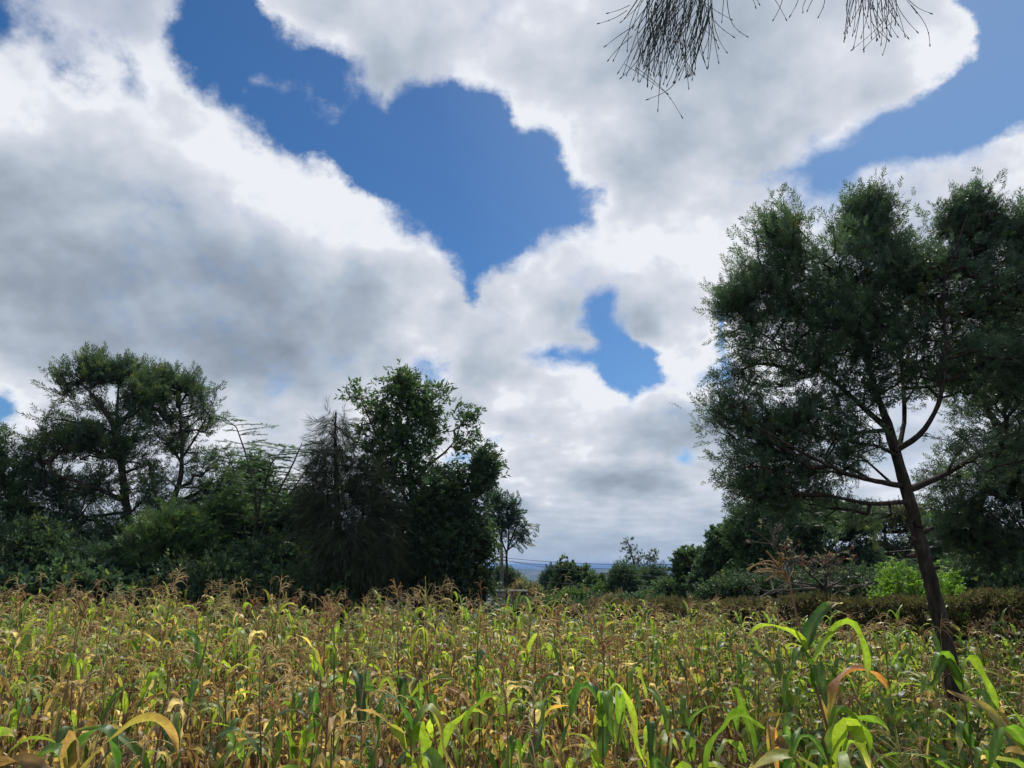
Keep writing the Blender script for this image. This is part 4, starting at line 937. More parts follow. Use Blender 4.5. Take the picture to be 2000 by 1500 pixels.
def maize_leaf(mb, org, az, th0, L_, W, curve, kind, r, seg=12, across=5, kink=None, twist=0.0, dim=1.0):
    """one blade: arches up and over from the stalk.  th = angle from straight up along the midrib"""
    s = np.linspace(0, 1, seg + 1); ds = L_ / seg
    if kink is None: th = th0 + curve * s ** 1.35
    else:
        th = th0 + 0.25 * curve * s; th = np.where(s > kink, np.maximum(th + 1.9, 2.75) + .15 * r.normal(), th)
        sm = th.copy(); sm[1:-1] = (th[:-2] + 2 * th[1:-1] + th[2:]) / 4; th = sm
    th = np.minimum(th, 3.0 + .1 * s)
    az_s = az + twist * s + 0.12 * np.sin(s * r.uniform(3, 7) + r.uniform(0, 6))
    d = np.stack([np.sin(th) * np.cos(az_s), np.sin(th) * np.sin(az_s), np.cos(th)], 1)
    p = org + np.concatenate([[[0, 0, 0]], np.cumsum((d[:-1] + d[1:]) / 2 * ds, 0)])
    side = np.stack([-np.sin(az_s), np.cos(az_s), 0 * s], 1)
    roll = twist * 1.2 * s + r.normal() * .25
    nrm = np.cross(side, d)
    side2 = side * np.cos(roll)[:, None] + nrm * np.sin(roll)[:, None]; nrm2 = np.cross(side2, d)
    w = W * np.clip(s / .10, .28, 1) ** .6 * (1 - s ** 2.4) ** .8 + .002
    dry = kind in ('dry', 'husk')
    if dry: w = w * r.uniform(.35, .7) * (1 + .35 * np.sin(s * r.uniform(9, 16) + r.uniform(0, 6)))
    q = np.linspace(-1, 1, across)
    fold = (.75 if dry else .30) + .15 * r.normal()
    wave = (.30 if dry else .16) * W * np.sin(s[:, None] * r.uniform(9, 20) + r.uniform(0, 6, 2)[(q > 0).astype(int)][None]) * (np.abs(q)[None] ** 1.5)
    v = p[:, None] + side2[:, None] * (q[None, :, None] * w[:, None, None] * .5 * math.cos(min(fold, 1.2))) - \
        nrm2[:, None] * ((np.abs(q)[None] * w[:, None] * .5 * math.sin(fold))[..., None] + wave[..., None] * -1)
    i = np.arange(seg)[:, None] * across; j = np.arange(across - 1)[None]
    f = np.stack([i + j, i + j + 1, i + across + j + 1, i + across + j], -1).reshape(-1, 4)
    S, Q = np.meshgrid(s, np.abs(q), indexing='ij'); S = S[..., None]; Q = Q[..., None]
    pick = lambda a: a[r.integers(len(a))] * r.uniform(.8, 1.2)
    if kind == 'green': c = pick(GREENS) * (1 + 0 * S); e = np.clip((S - r.uniform(.75, 1.0)) * 6 + (Q - .6) * r.uniform(0, 1), 0, 1); c = c * (1 - e) + pick(STRAW) * e
    elif kind == 'yellow':
        g = pick(GREENS); y = pick(YELLOW); k = r.uniform(0, .9); e = np.clip((S - k) * 2.5 + (Q - .5) * .8 + .2, 0, 1); c = g * (1 - e) + y * e
        e = np.clip((S - r.uniform(.5, 1)) * 4, 0, 1); c = c * (1 - e) + pick(STRAW) * e
    elif kind == 'orange':
        y = pick(YELLOW); k = r.uniform(0, .5); e = np.clip((S - k) * 3, 0, 1); c = y * (1 - e) + pick(ORANGE) * e
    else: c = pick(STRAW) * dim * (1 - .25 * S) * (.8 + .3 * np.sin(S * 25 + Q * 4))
    rib = (Q < .1) * (.0 if dry else .35); c = c * (1 - rib) + np.array([.22, .27, .10]) * rib
    c = np.concatenate([np.broadcast_to(c, (seg + 1, across, 3)), np.broadcast_to(q[None, :, None] * .5 + .5, (seg + 1, across, 1))], 2)
    mb.add(v.reshape(-1, 3), f, None, c.reshape(-1, 4))

def maize_tassel(mb, top, lean, r, lod, size=1.0, droopy=.5):
    col = np.array([(.46, .31, .14), (.34, .22, .10), (.56, .43, .23), (.36, .20, .10), (.42, .38, .17)])[r.integers(5)] * r.uniform(.8, 1.15)
    nb = int(r.integers(8, 16)) if lod < 2 else int(r.integers(5, 10)); d0 = norm(np.array([lean[0], lean[1], 1.0]))
    def bristle(org, d, ln, rad, bend):
        m = (9, 6, 5)[lod]; s = np.linspace(0, 1, m)[:, None]
        h = norm(np.array([d[0], d[1], 0]) + 1e-6)
        p = org + d * ln * s + (h * .35 + np.array([0, 0, -1.0])) * bend * ln * s ** 2.2
        tube(mb, p, rad * np.linspace(1.0, .6, m), 4 if lod == 0 else 3, col)
        if lod < 2:
            k = int(ln / (.010 if lod == 0 else .018)); t = r.uniform(.08, 1, k); pp = np.stack([np.interp(t, s[:, 0], p[:, q]) for q in range(3)], 1)
            tt = np.stack([np.interp(t, s[:, 0], np.gradient(p[:, q])) for q in range(3)], 1)
            dd = norm(norm(tt) + r.normal(size=(k, 3)) * .55); Fm = frames(dd, r)
            tv = np.array([[0, 0, 0], [.5, .16, 0], [1, 0, 0], [.5, -.16, 0]]); tf = np.array([[0, 1, 2, 3]])
            scatter(mb, tv, tf, None, pp, Fm, np.full(k, .013 if lod == 0 else .017), np.tile(col, (k, 1)) * r.uniform(.75, 1.35, (k, 1)))
    bristle(top, d0, .25 * size, .0048 if lod < 2 else .0055, .15 * droopy)
    for k in range(nb):
        a = r.uniform(0, 2 * np.pi); sp = r.uniform(.35, 1.0)
        d = norm(d0 + sp * np.array([math.cos(a), math.sin(a), 0])); org = top + d0 * .14 * size * (k / nb)
        bristle(org, d, r.uniform(.12, .22) * size, .0036 if lod < 2 else .0046, droopy * r.uniform(.5, 1.5))

def maize_plant(seed, dryness, lod, height=1.6, tassel=True, nleaf=None, spec=None, droopy=None, width=1.0, lean0=None):
    """returns four collectors: stalk, leaves, tassel, cob (tassel / cob may be empty)"""
    r = np.random.default_rng(seed)
    st, lf, ta, cb = MB(), MB(), MB(), MB()
    seg, across = ((16, 5), (10, 3), (7, 3))[lod]
    lean = r.normal(0, .06, 2) if lean0 is None else np.array(lean0); bow = r.normal(0, .05, 2)
    m = 14; s = np.linspace(0, 1, m)
    P = np.stack([lean[0] * s * height + bow[0] * np.sin(s * 3.14), lean[1] * s * height + bow[1] * np.sin(s * 3.14), s * height], 1)
    rad = np.linspace(.0105, .005, m); sc = (np.array([.10, .13, .04]) if r.uniform() > dryness + .15 else np.array([.26, .17, .08])) * r.uniform(.7, 1.2)
    if r.uniform() < .25: sc = np.array([.22, .12, .08])
    k_ = np.linspace(0, 1, m)[:, None]; cc = sc * (1 - .2 * k_)
    tube(st, P, rad * (1 + .18 * (np.arange(m) % 2)), 6 if lod == 0 else 4, cc)
    n = nleaf or int(r.integers(11, 15)); a0 = r.uniform(0, 6.28)
    for i in range(n):
        t = .24 + .73 * (i + .5) / n; org = np.array([np.interp(t, s, P[:, q]) for q in range(3)])
        az = a0 + i * math.pi + r.normal(0, .45)
        pd = np.clip(dryness + .75 * (.55 - t), .03, .97); u = r.uniform()
        kind = 'dry' if u < pd else ('green' if u < pd + (1 - pd) * .74 else ('yellow' if u < pd + (1 - pd) * .95 else 'orange'))
        L_ = r.uniform(.48, .80) * (1 - .42 * max(0, t - .55) / .45); W = r.uniform(.064, .100) * width * (1 - .25 * t)
        if kind == 'dry':
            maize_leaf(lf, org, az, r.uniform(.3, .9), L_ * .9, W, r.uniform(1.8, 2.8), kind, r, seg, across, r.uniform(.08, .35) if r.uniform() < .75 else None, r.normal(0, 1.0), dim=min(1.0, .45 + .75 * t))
        else:
            maize_leaf(lf, org, az, r.uniform(.12, .42), L_, W, r.uniform(1.5, 2.9) if t < .85 else r.uniform(.8, 2.4), kind, r, seg, across, r.uniform(.25, .6) if r.uniform() < .52 else None, r.normal(0, .5))
        # sheath wrapped round the stalk
    for q in (spec or []):
        org = np.array([np.interp(q['t'], s, P[:, k]) for k in range(3)])
        maize_leaf(lf, org, q['az'], q.get('th', .3), q['L'], q['W'], q.get('curve', 2.3), q['kind'], r, 20, 5, q.get('kink'), q.get('twist', 0))
    if tassel:
        nk = 4; neck = P[-1] + np.array([lean[0], lean[1], 1.0]) * np.linspace(0, .16, nk)[:, None]
        tube(st, neck, [.006, .005, .0045, .004], 5 if lod == 0 else 3, sc * 1.1)
        maize_tassel(ta, neck[-1], lean * 3 + r.normal(0, .15, 2), r, lod, r.uniform(.8, 1.15), droopy if droopy is not None else r.uniform(.2, 1.1))
    if r.uniform() < .5 and lod < 2:
        t = r.uniform(.42, .55); org = np.array([np.interp(t, s, P[:, q]) for q in range(3)]); a = r.uniform(0, 6.28)
        d = norm(np.array([math.cos(a) * .5, math.sin(a) * .5, 1 if r.uniform() < .6 else -.8]))
        z = np.linspace(0, 1, 8); rr_ = .024 * np.sin(np.clip(z * 2.9 + .22, 0, 3.1)) ** .7 + .002
        hc = STRAW[r.integers(len(STRAW))] if r.uniform() < dryness + .25 else np.array([.15, .20, .06])
        tube(cb, org + d * (z * .21)[:, None] + d * .01, rr_, 8, hc)
        for _ in range(4): maize_leaf(cb, org + d * .12, r.uniform(0, 6.28), .4, .16, .03, 1.0, 'dry', r, 5, 3)
    return st, lf, ta, cb

def plant_protos(lod, n, seed):
    """a set of plants from fully dry to green"""
    out = []
    for i in range(n):
        dr = (0.85, .62, .40, .2)[i % 4]
        r = np.random.default_rng(seed + i)
        out.append((dr, maize_plant(seed * 7 + i, dr, lod, height=r.uniform(1.32, 1.62), tassel=r.uniform() < (.60 if lod == 0 else .85))))
    return out

def far_edge(x):
    """distance at which the field ends, along x"""
    P0 = at_px(1180, 1190, 24); P1 = at_px(2120, 1160, 17.5)
    return np.where(x < P0[0], 22.5, np.interp(x, [P0[0], P1[0]], [23.2, 16.7]))
def dry_at(x, y, r):
    az = x / np.maximum(y, 1)
    base = .80 - .75 * np.clip(az + .1, -.6, .6) + .10 * np.sin(x * .9 + 1) * np.sin(y * .7)
    return np.clip(base + r.normal(0, .20, np.shape(x)), .05, .95)
def build_field():
    r = np.random.default_rng(900)
    # positions: jittered rows
    X, Y = np.meshgrid(np.arange(-24, 24, .54), np.arange(2.95, 24, .42)); X = X + (np.arange(X.shape[0]) % 2)[:, None] * .25
    x = (X + r.uniform(-.2, .2, X.shape)).ravel(); y = (Y + r.uniform(-.17, .17, X.shape)).ravel()
    keep = (np.abs(x) < .80 * y + 3.5) & (y < far_edge(x)) & (r.uniform(size=x.shape) < .93)
    tb = at_px(1851, 1275, 10.5); keep &= np.hypot(x - tb[0], y - tb[1]) > .30
    for hx, hy, *_ in HERO_XY: keep &= np.hypot(x - hx, y - hy) > .22
    x, y = x[keep], y[keep]
    o = np.argsort(np.hypot(x, y) + 100 * (np.abs(x) > .72 * y + .5)); x, y = x[o], y[o]
    n_ind = 300 - len(HERO_XY)
    dr = dry_at(x, y, r); rz = r.uniform(0, 2 * np.pi, len(x)); hs = np.clip(r.normal(.99, .12, len(x)) + (r.uniform(size=len(x)) < .12) * (x / y < .05) * .2, .7, 1.34) * np.interp(x / y, [-.6, -.2, .1, .35, .7], [1.08, 1.03, .97, .85, .80]); near_h = np.interp(np.hypot(x, y), [3.4, 6.5], [1.20, 1.0]); hs = hs * np.where(np.hypot(x, y) < 7, np.interp(x / y, [.1, .35], [1, 1.15]), 1)
    z = ground_z(x, y)
    near = plant_protos(0, 24, 31); mid = plant_protos(1, 24, 57); far = plant_protos(2, 20, 83)
    meshes = {}
    def proto_mesh(set_, k, tagname):
        key = (tagname, k)
        if key not in meshes:
            st, lf, ta, cb = set_[k][1]
            meshes[key] = (st.mesh('stalk', M_STALK), lf.mesh('leaves', M_MAIZE), ta.mesh('tassel', M_DRY, False) if ta.n else None, cb.mesh('cob', M_MAIZE) if cb.n else None)
        return meshes[key]
    drs = {id(near): np.array([p[0] for p in near]), id(mid): np.array([p[0] for p in mid]), id(far): np.array([p[0] for p in far])}
    def choose(set_, d):
        c = np.argsort(np.abs(drs[id(set_)] - d) + r.uniform(0, .12, len(set_)))[:6]; return int(c[r.integers(len(c))])
    tree_b = at_px(1851, 1275, 10.5)
    for i in range(min(n_ind, len(x))):
        D = math.hypot(x[i], y[i]); S, nm = (near, 'n') if D < 6.2 else (mid, 'm')
        k = choose(S, dr[i]); ms = proto_mesh(S, k, nm); hs[i] *= near_h[i] if ms[2] is None else 1 - .35 * (near_h[i] - 1); dv = S[k][0]
        o = empty('maize_plant', (float(x[i]), float(y[i]), float(z[i]) - .02), float(rz[i])); q = float(np.interp(D, [3.4, 6.5], [.78, 1.0])); o.scale = (q, q, float(hs[i]))
        look = {.85: 'dry straw-brown maize plant', .62: 'half-dried tan and yellowing maize plant', .40: 'yellow-green maize plant, some leaves brown', .2: 'green maize plant with drooping leaves'}[dv]
        look += '' if ms[2] else ' without a tassel'
        ar = 'near the leaning tree' if math.hypot(x[i] - tree_b[0], y[i] - tree_b[1]) < 2.6 else ('in the front rows' if D < 5 else 'in the middle rows')
        side = 'left' if x[i] / y[i] < -.24 else ('right' if x[i] / y[i] > .24 else 'centre')
        tag(o, '%s, %s%s' % (look, ar, '' if 'leaning' in ar else ', ' + side), 'maize plant', 'maize plants of the field')
        for nm2, me in zip(('stalk', 'leaves', 'tassel', 'cob'), ms):
            if me: link(nm2, me, o)
    # the rest of the field reads as one mass
    big = {'st': MB(), 'lf': MB()}
    parts = {'st': [], 'lf': [], 'ta': []}
    for i in range(n_ind, len(x)):
        k = choose(far, dr[i]); st, lf, ta, cb = far[k][1]
        ca, sa = math.cos(rz[i]), math.sin(rz[i]); Rm = np.array([[ca, sa, 0], [-sa, ca, 0], [0, 0, hs[i]]])
        tn = r.uniform(.8, 1.2)
        for key, src in (('st', st), ('lf', lf), ('ta', ta)):
            if not src.n: continue
            v, c, f4, f3 = src.arrays(); parts[key].append((v @ Rm + np.array([x[i], y[i], z[i]]), c * tn, f4))
    mats = [M_STALK, M_MAIZE, M_DRY]; V, C, F, MI = [], [], [], []; n = 0
    for mi, key in enumerate(('st', 'lf', 'ta')):
        for v, c, f in parts[key]:
            V.append(v); C.append(c); F.append(f + n); MI.append(np.full(len(f), mi)); n += len(v)
    me = raw_mesh('maize', np.concatenate(V), np.concatenate(C), np.concatenate(F), np.zeros((0, 3), np.int64), M_STALK)
    me.materials.append(M_MAIZE); me.materials.append(M_DRY); me.polygons.foreach_set('material_index', np.concatenate(MI).astype(np.int32))
    tag(link('maize_field', me), 'drying maize crop massed at the back of the field', 'maize crop', kind='stuff')
    print('maize', len(x))

# plants that stand out in the photograph: photo x of the stalk, distance, height to the neck, dryness, seed, label, extra leaves, droop
def hero(px, D, h, dry, seed, label, spec=None, droopy=.4, tassel=True, nleaf=None, rz=0.0, width=1.0, lean=None):
    x = at_px(px, 1300, D)[0]; return (x, D, h, dry, seed, label, spec, droopy, tassel, nleaf, rz, width, lean)
HERO_XY = [
 hero(1678, 3.8, 2.42, .15, 3001, 'tallest maize plant, broad dark green leaves, bent tassel far above its neighbours',
      [dict(t=.93, az=3.3, th=.5, L=.45, W=.06, curve=2.6, kind='yellow'), dict(t=.90, az=0.1, th=.6, L=.60, W=.08, curve=2.3, kind='green', kink=.5), dict(t=.88, az=3.0, th=.2, L=.55, W=.075, curve=2.6, kind='green', kink=.25),
       dict(t=.78, az=-.3, th=.4, L=.6, W=.072, curve=2.4, kind='green', kink=.22), dict(t=.66, az=3.4, th=.3, L=.6, W=.072, curve=2.7, kind='green', kink=.3), dict(t=.62, az=0.5, th=.3, L=.58, W=.068, curve=2.4, kind='green', kink=.35)], .55, True, 10, 0, 1.05, (-.11, .02)),
 hero(163, 3.0, 2.05, .2, 3002, 'maize plant with a very dark green folded leaf, beside the arching brown leaf',
      [dict(t=.97, az=.1, th=.5, L=.48, W=.095, curve=2.0, kind='green', kink=.35, twist=.3), dict(t=.93, az=3.4, th=.3, L=.55, W=.08, curve=2.6, kind='green', kink=.3)], .5, False, 9, 0, 1.0),
 hero(240, 2.8, 2.02, .8, 3003, 'maize plant with one big arching tan and brown leaf at the very front',
      [dict(t=.97, az=.4, th=.25, L=.5, W=.075, curve=2.9, twist=.6, kind='orange'), dict(t=.9, az=3.2, th=.35, L=.6, W=.09, curve=2.6, kind='dry')], .5, False, 8, 0, 1.2),
 hero(648, 5.2, 2.05, .5, 3004, 'tall maize plant with an upright golden tassel against the dark trees', None, .35, True, 10),
 hero(700, 5.6, 2.10, .55, 3005, 'tall maize plant with a thin tassel and one red-orange leaf against the dark trees', [dict(t=.97, az=3.1, th=.3, L=.3, W=.06, curve=2.4, kind='orange', kink=.3)], .1, True, 9),
 hero(105, 6.0, 2.12, .85, 3006, 'tall reddish brown dried maize plant with a spiky tassel near the frame edge', None, .5, True, 9),
 hero(155, 6.2, 2.05, .8, 3007, 'tall dried maize plant with a bare straight spike of a tassel', None, .05, True, 8),
 hero(368, 6.0, 2.10, .5, 3008, 'tall maize plant with a loose open curly tassel in front of the curved-limb tree', None, 1.1, True, 9),
 hero(300, 4.9, 1.95, .6, 3009, 'maize plant with a thick drooping tassel and green leaf folding over at its top', [dict(t=.98, az=3.0, th=.4, L=.4, W=.07, curve=2.2, kind='green', kink=.4)], .9, True, 10),
 hero(1650, 3.1, 2.02, .2, 3010, 'bright green maize plant with two folded leaves at the front below the tallest plant',
      [dict(t=.95, az=3.0, th=.5, L=.5, W=.070, curve=2.3, kind='green', kink=.28), dict(t=.97, az=.0, th=.7, L=.42, W=.08, curve=2.2, kind='yellow', kink=.4), dict(t=.85, az=3.3, th=.2, L=.55, W=.070, curve=2.4, kind='yellow')], .5, False, 9, 0, 1.0),
 hero(1850, 4.6, 2.08, .1, 3011, 'large leafy green maize plant in front of the leaning tree, leaves arching over',
      [dict(t=.97, az=3.1, th=.4, L=.5, W=.068, curve=2.3, kind='green', kink=.35), dict(t=.97, az=.1, th=.4, L=.5, W=.068, curve=2.3, kind='green', kink=.3), dict(t=.8, az=2.9, th=.5, L=.55, W=.070, curve=2.5, kind='green', kink=.4)], .5, False, 10, 0, .95),
 hero(1940, 3.3, 2.05, .12, 3012, 'green maize plant with a wide glossy leaf, nearest the frame edge on the right',
      [dict(t=.95, az=.4, th=.5, L=.6, W=.09, curve=2.0, kind='green'), dict(t=.9, az=3.1, th=.5, L=.55, W=.070, curve=2.3, kind='green', kink=.4)], .5, False, 10, 0, .95),
 hero(1120, 4.1, 2.0, .25, 3013, 'dark green maize plant with leaves hanging straight down, centre front', [dict(t=.97, az=3.0, th=.5, L=.55, W=.10, curve=2.2, kind='green', kink=.3), dict(t=.97, az=.1, th=.3, L=.6, W=.10, curve=2.2, kind='green', kink=.25)], .5, True, 10, 0, 1.1),
 hero(870, 3.8, 1.98, .3, 3014, 'maize plant with a long yellow-green blade hanging in front of its stalk', [dict(t=.97, az=3.3, th=.4, L=.75, W=.10, curve=2.2, kind='green', kink=.25), dict(t=.95, az=.2, th=.3, L=.6, W=.09, curve=2.2, kind='yellow', kink=.3)], .5, False, 10, 0, 1.1),
 hero(1002, 5.6, 2.0, .8, 3015, 'leaning dried maize plant with a reddish brown tassel in front of the shed', None, .9, True, 9),
 hero(790, 6.4, 2.0, .6, 3016, 'maize plant with a pale arching tassel in front of the dense dark tree', None, 1.1, True, 9),
 hero(890, 6.6, 1.95, .5, 3017, 'maize plant with a pale hooked spike beside the arching tassels', None, .6, True, 9),
]
def build_heroes():
    for (x, y, h, dry, seed, label, spec, droopy, tassel, nleaf, rz, width, lean) in HERO_XY:
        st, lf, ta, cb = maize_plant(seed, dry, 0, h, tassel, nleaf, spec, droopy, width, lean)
        o = empty('maize_plant', (float(x), y, float(ground_z(x, y)) - .02), rz); tag(o, label, 'maize plant', 'maize plants of the field')
        st.build('stalk', M_STALK, o); lf.build('leaves', M_MAIZE, o)
        if ta.n: ta.build('tassel', M_DRY, o, smooth=False)
        if cb.n: cb.build('cob', M_MAIZE, o)
build_heroes()
build_field()
# ================================================================== pole, wires, shed, birds
def pole_and_wires():
    D = 55.0; r = np.random.default_rng(5)
    b = at_px(980, 1190, D); gz = float(ground_z(b[0], b[1])); top = at_px(976, 1040, D)
    o = empty('utility_pole', (b[0], b[1], gz)); tag(o, 'thin wooden utility pole beside the umbrella tree', 'pole')
    mb = MB(); H = top[2] - gz; tube(mb, [[0, 0, -.2], [0, 0, H * .5], [-.05, 0, H]], [.15, .13, .11], 10); mb.build('post', M_BARK_PALE, o)
    z1 = at_px(980, 1087, D)[2] - gz; z2 = at_px(980, 1093, D)[2] - gz
    for z in (z1, z2):
        cb = MB(); box(cb, (0, 0, z - .04), (1.1, .09, .1), .9); cb.build('crossarm', M_BARK_PALE, o)
    # second pole, outside the frame on the right and nearer
    D2 = 26.0; e = at_px(2180, 1190, D2); gz2 = float(ground_z(e[0], e[1]))
    o2 = empty('utility_pole', (e[0], e[1], gz2)); tag(o2, 'near wooden utility pole at the right end of the wires', 'pole')
    zt = at_px(2180, 1025, D2)[2] - gz2
    mb = MB(); tube(mb, [[0, 0, -.2], [0, 0, zt * .5], [0, 0, zt + .6]], [.15, .13, .11], 10); mb.build('post', M_BARK_PALE, o2)
    wm = rough_mat('wire', (.05, .05, .055), (.10, .10, .105), 20, rough=.5, bump=0)
    wires = [((965, 1087), (2180, 1028), .9, 'topmost wire between the two poles'), ((972, 1093), (2180, 1052), .9, 'second wire, a little under the topmost one'), ((984, 1094), (2180, 1064), 1.15, 'third wire, on which two small birds sit'),
             ((1000, 1130), (2180, 1085), .8, 'upper wire of the low pair crossing the domed trees'), ((1000, 1139), (2180, 1096), .95, 'lowest wire crossing in front of the domed trees')]
    for k, (a, c, sag, lab) in enumerate(wires):
        A = at_px(a[0], a[1], D); C_ = at_px(c[0], c[1], D2); n = 60; s = np.linspace(0, 1, n)[:, None]
        P = A * (1 - s) + C_ * s; P[:, 2] -= (4 * sag * s * (1 - s))[:, 0]
        mb = MB(); tube(mb, P, .016, 5)
        tag(mb.build('power_wire', wm), lab, 'wire', 'wires between the two utility poles')
        if k == 2:
            for px, lb in ((1064, 'small dark bird sitting on the wire, nearer the pole'), (1074, 'small dark bird sitting on the wire, farther from the pole')):
                q = np.argmin([abs(azel_to_pix(math.degrees(math.atan2(p[0], p[1])), math.degrees(math.atan2(p[2] - EYE, math.hypot(p[0], p[1]))))[0] - px) for p in P])
                bird(P[q] + np.array([0, 0, .016]), lb)
M_BIRD = rough_mat('feathers', (.012, .011, .010), (.04, .036, .03), 30, bump=.2)
def bird(p, label):
    bm = bpy.data.meshes.new('body'); mb = MB()
    # one continuous body from tail to beak, upright on the wire
    path = np.array([[0, -.13, -.10], [0, -.09, -.02], [0, -.05, .03], [0, 0, .07], [0, .02, .11], [0, .03, .145], [0, .045, .17], [0, .075, .172], [0, .10, .168]]) * 1.15
    tube(mb, path, np.array([.008, .012, .032, .042, .038, .026, .026, .010, .001]) * 1.15, 10)
    for s in (-1, 1):
        tube(mb, np.array([[s * .015, 0, .05], [s * .015, .0, .0]]) * 1.1, [.006, .004], 5)
    o = mb.build('bird', M_BIRD); o.location = tuple(p); o.rotation_euler = (0, 0, 1.0)
    tag(o, label, 'bird', 'birds on the wire')
pole_and_wires()

def shed():
    D = 50.0; a = at_px(962, 1158, D); b = at_px(1027, 1158, D); gz = float(ground_z(a[0], a[1])) - .1; top = a[2]
    cx = (a[0] + b[0]) / 2; W = b[0] - a[0]; h = top - gz
    o = empty('shed', (cx, D + 1.5, gz)); tag(o, 'small flat-roofed block shed with a pale concrete roof slab', 'shed')
    wall = bpy.data.materials.new('block_wall'); wall.use_nodes = True; nt = wall.node_tree; N = nt.nodes.new; p = nt.nodes['Principled BSDF']; p.inputs['Roughness'].default_value = .9
    br = N('ShaderNodeTexBrick'); br.inputs['Color1'].default_value = (.06, .047, .04, 1); br.inputs['Color2'].default_value = (.09, .072, .06, 1); br.inputs['Mortar'].default_value = (.12, .11, .10, 1)
    br.inputs['Scale'].default_value = 1.0; br.inputs['Brick Width'].default_value = .42; br.inputs['Row Height'].default_value = .21; br.inputs['Mortar Size'].default_value = .012
    tc = N('ShaderNodeTexCoord'); mp = N('ShaderNodeMapping'); mp.inputs['Rotation'].default_value = (R(90), 0, 0); nt.links.new(tc.outputs['Object'], mp.inputs[0]); nt.links.new(mp.outputs[0], br.inputs[0]); nt.links.new(br.outputs[0], p.inputs['Base Color'])
    mb = MB(); t = .2; L_ = 3.0
    # front wall with a door opening at its right end
    dw = .7
    box(mb, (-dw / 2, -L_ / 2, h / 2), (W - dw, t, h)); box(mb, (W / 2 - .12, -L_ / 2, h / 2), (.24, t, h)); box(mb, (0, L_ / 2, h / 2), (W, t, h))
    box(mb, (-W / 2 + t / 2, 0, h / 2), (t, L_ - t, h)); box(mb, (W / 2 - t / 2, 0, h / 2), (t, L_ - t, h))
    mb.build('wall', wall, o, smooth=False)
    rf = MB(); box(rf, (0, 0, h + .06), (W + .3, L_ + .3, .12)); rf.build('roof', rough_mat('concrete', (.07, .07, .066), (.12, .12, .11), 4, bump=.3), o, smooth=False)
    # thin fence posts with strands beyond the shed
    f0 = at_px(998, 1165, 53); o = None
    ps = []
    for px in (990, 1004, 1011, 1024, 1036, 1049, 1062):
        q = at_px(px, 1170, 53); g = float(ground_z(q[0], q[1])); tp = at_px(px, 1134 + (px % 7), 53)
        ps.append((q, g, tp))
    o = empty('wire_fence', (ps[0][0][0], 53, ps[0][1])); tag(o, 'wire fence on thin upright posts behind the shed', 'fence')
    base = np.array(o.location)
    for q, g, tp in ps:
        mb = MB(); tube(mb, [np.array([q[0], 53, g]) - base, np.array([q[0] + .03, 53, tp[2]]) - base], [.04, .035], 6); mb.build('post', M_BARK_PALE, o)
    for fr in (.55, .72, .92):
        mb = MB(); tube(mb, [np.array([q[0], 53.0, g + (tp[2] - g) * fr]) - base for q, g, tp in ps], .012, 4); mb.build('wire', M_BARK, o)
shed()

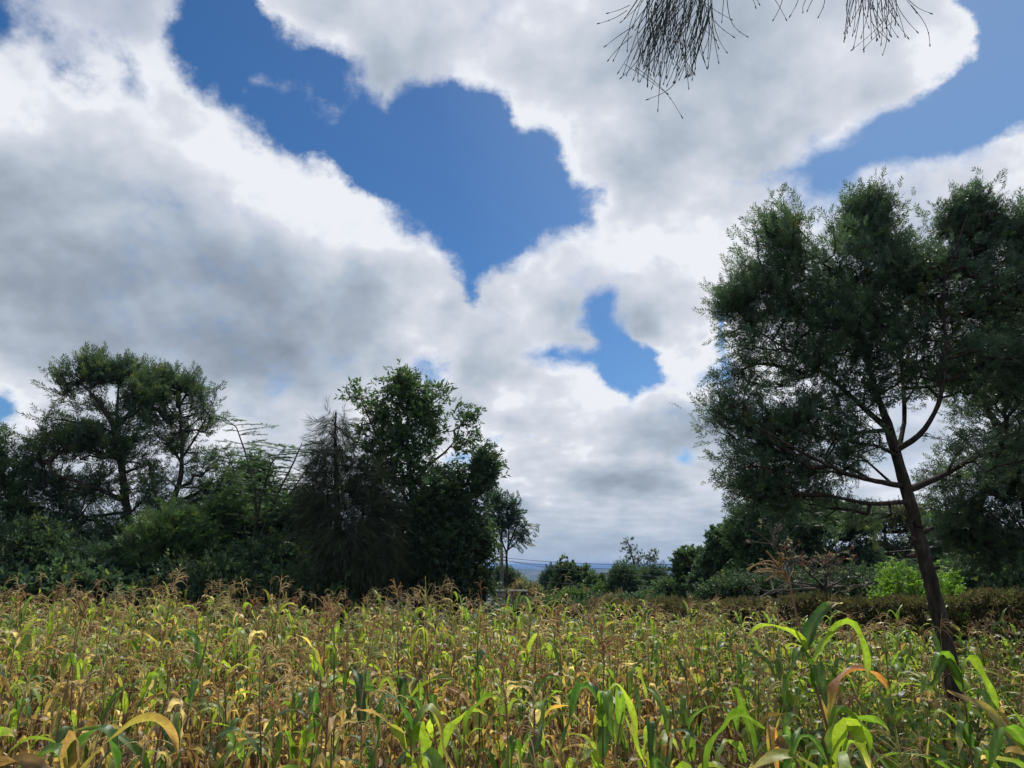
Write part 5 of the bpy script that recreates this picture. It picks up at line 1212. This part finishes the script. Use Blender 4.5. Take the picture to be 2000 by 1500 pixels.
# ================================================================== sheoak limb over the camera
def overhang():
    r = np.random.default_rng(77)
    o = empty('overhanging_sheoak', (4.3, -1.6, 0)); tag(o, 'sheoak whose thin needled twigs hang down into the top of the view', 'tree')
    base = np.array([4.3, -1.6, 0.0])
    wd = MB(); tube(wd, [[0, 0, -.05], [-.05, .1, 1.5], [-.1, .15, 3.0], [0, .1, 5.0], [.05, 0, 8.0], [0, 0, 11.0]], [.17, .14, .125, .10, .06, .02], 12)
    wd.build('trunk', M_BARK, o)
    D = 2.6
    br = MB(); nd = MB(); nc = MB()
    # limb runs out above the top of the frame
    limb = np.array([[-.1, .15, 3.6], [-.6, 1.3, 4.75], [-1.3, 2.6, 5.25], [-2.2, 3.9, 5.35], [-3.0, 4.3, 5.3]])
    def P(px, py, d=D): return at_px(px, py, d) - base
    j1 = P(1295, -170); j2 = P(1690, -150); j3 = P(1480, -190)
    tube(br, [[-.08, .14, 3.2], (P(2050, -330) + [0, -.6, 0]), j2 + [.12, 0, .06], j2], [.05, .03, .014, .010], 8)
    tube(br, [j2, j3, j1 + [.1, 0, .05], j1], [.012, .009, .007, .006], 7)
    br.build('branch', M_BARK, o)
    def strand(a, b, sag, rad=.00135, nodes=True):
        n = 10; s = np.linspace(0, 1, n)[:, None]; off = r.normal(size=3) * np.linalg.norm(b - a) * .06; off[2] = -abs(sag)
        p = a * (1 - s) + b * s + off * np.sin(s * math.pi)
        tube(nd, p, rad * np.linspace(1.25, .8, n), 4)
        if nodes:                                # small dark knots at the tips
            d = norm(p[-1] - p[-2]); tube(nd, np.array([p[-1] - d * .001, p[-1] + d * .006, p[-1] + d * .012, p[-1] + d * .017]), [.0011, .0024, .0022, .0006], 5)
            if r.uniform() < .5:
                q = int(r.integers(4, 9)); d = norm(p[q] - p[q - 1]); tube(nd, np.array([p[q], p[q] + d * .005, p[q] + d * .011]), [.0012, .0022, .001], 5)
    # main bunch: a hanging twig and its fan
    twigs = [[(1325, -120), (1318, -20), (1300, 20), (1278, 45)], [(1310, -120), (1290, -30), (1262, 30), (1240, 60)], [(1335, -120), (1340, -20), (1335, 40)], [(1300, -120), (1265, -30), (1225, 30)]]
    for tw in twigs:
        q = np.array([P(a, b, D + r.uniform(-.06, .06)) for a, b in tw]); tube(nd, q, np.linspace(.0035, .0016, len(q)), 5)
        for k in range(34):
            ax = r.uniform(1262, 1392); ay = r.uniform(-75, 15) if r.uniform() < .7 else r.uniform(0, 50)
            bx = ax - r.uniform(-.12, .62) * 105 + r.normal() * 10; by = min(ay + r.uniform(80, 165), 172 - .45 * abs(bx - 1285))
            dd = r.normal() * .10; strand(P(ax, ay, D + dd), P(bx, by, D + dd + r.normal() * .03), .005)
    for a, b in (((1225, 20), (1172, 45)), ((1230, 10), (1190, 25)), ((1240, 50), (1185, 88)), ((1235, 70), (1190, 115)), ((1255, 100), (1215, 150)), ((1240, 130), (1330, 225)), ((1290, 120), (1285, 212)), ((1320, 160), (1268, 193)), ((1220, 125), (1300, 180)),
                 ((1370, 0), (1425, 36)), ((1390, 10), (1418, 100)), ((1395, 40), (1430, 70)), ((1420, 0), (1457, 70)), ((1380, 30), (1402, 90)), ((1330, 80), (1345, 170)), ((1370, 60), (1352, 152)), ((1455, -20), (1475, 11)), ((1500, -20), (1534, 35)), ((1530, -20), (1512, 36)),
                 ((1560, -10), (1545, 28)), ((1585, -20), (1568, 22)), ((1592, -10), (1578, 18)), ((1612, -10), (1600, 30)), ((1470, -30), (1482, 6)), ((1415, -20), (1410, 40)), ((1360, 20), (1395, 75))):
        strand(P(*a), P(*b), .003)
    for k in range(46):
        x0 = r.uniform(1640, 1790); b = (x0 + r.normal() * 22, r.uniform(10, 80) if r.uniform() < .75 else r.uniform(40, 105)); a = (x0 * .5 + 1700 * .5 + r.normal() * 12, -60)
        strand(P(a[0], a[1], D + r.normal() * .05), P(b[0], b[1], D + r.normal() * .05), .004)
    for a, b in (((1780, 10), (1816, 85)), ((1770, -5), (1815, 25)), ((1740, 20), (1667, 95)), ((1745, 40), (1690, 92)), ((1730, 30), (1725, 104)), ((1700, 40), (1732, 75))):
        strand(P(*a), P(*b), .006)
    for tw in ([(1700, -150), (1660, -50), (1650, -5)], [(1690, -150), (1720, -50), (1735, 0)], [(1700, -150), (1770, -60), (1782, -5)], [(1480, -190), (1500, -80), (1520, -20)], [(1490, -190), (1570, -80), (1600, -15)], [(1400, -190), (1400, -80), (1400, 0)], [(1420, -190), (1450, -90), (1460, -25)]):
        tube(nd, [P(a, b) for a, b in tw], [.0035, .0025, .0014], 5)
    nd.build('needles', M_NEEDLE2, o)
    # crown above, out of the frame, so that the limb belongs to a tree
    cm = MB(); n = 130; u = norm(r.normal(size=(n, 3))) * r.uniform(.4, 1, (n, 1)); pos = u * [1.3, 1.3, 2.6] + [0, 0, 8.6]
    foliage(cm, pos, norm(u * [1, 1, .3]), 'needle', .7, r, 5, .2, G_SHEOAK, 1.0, .5, 0); cm.build('crown', M_NEEDLE, o, smooth=False)
M_NEEDLE2 = rough_mat('hanging_needle', (.016, .024, .018), (.035, .045, .03), 40, bump=0, rough=.6)
overhang()
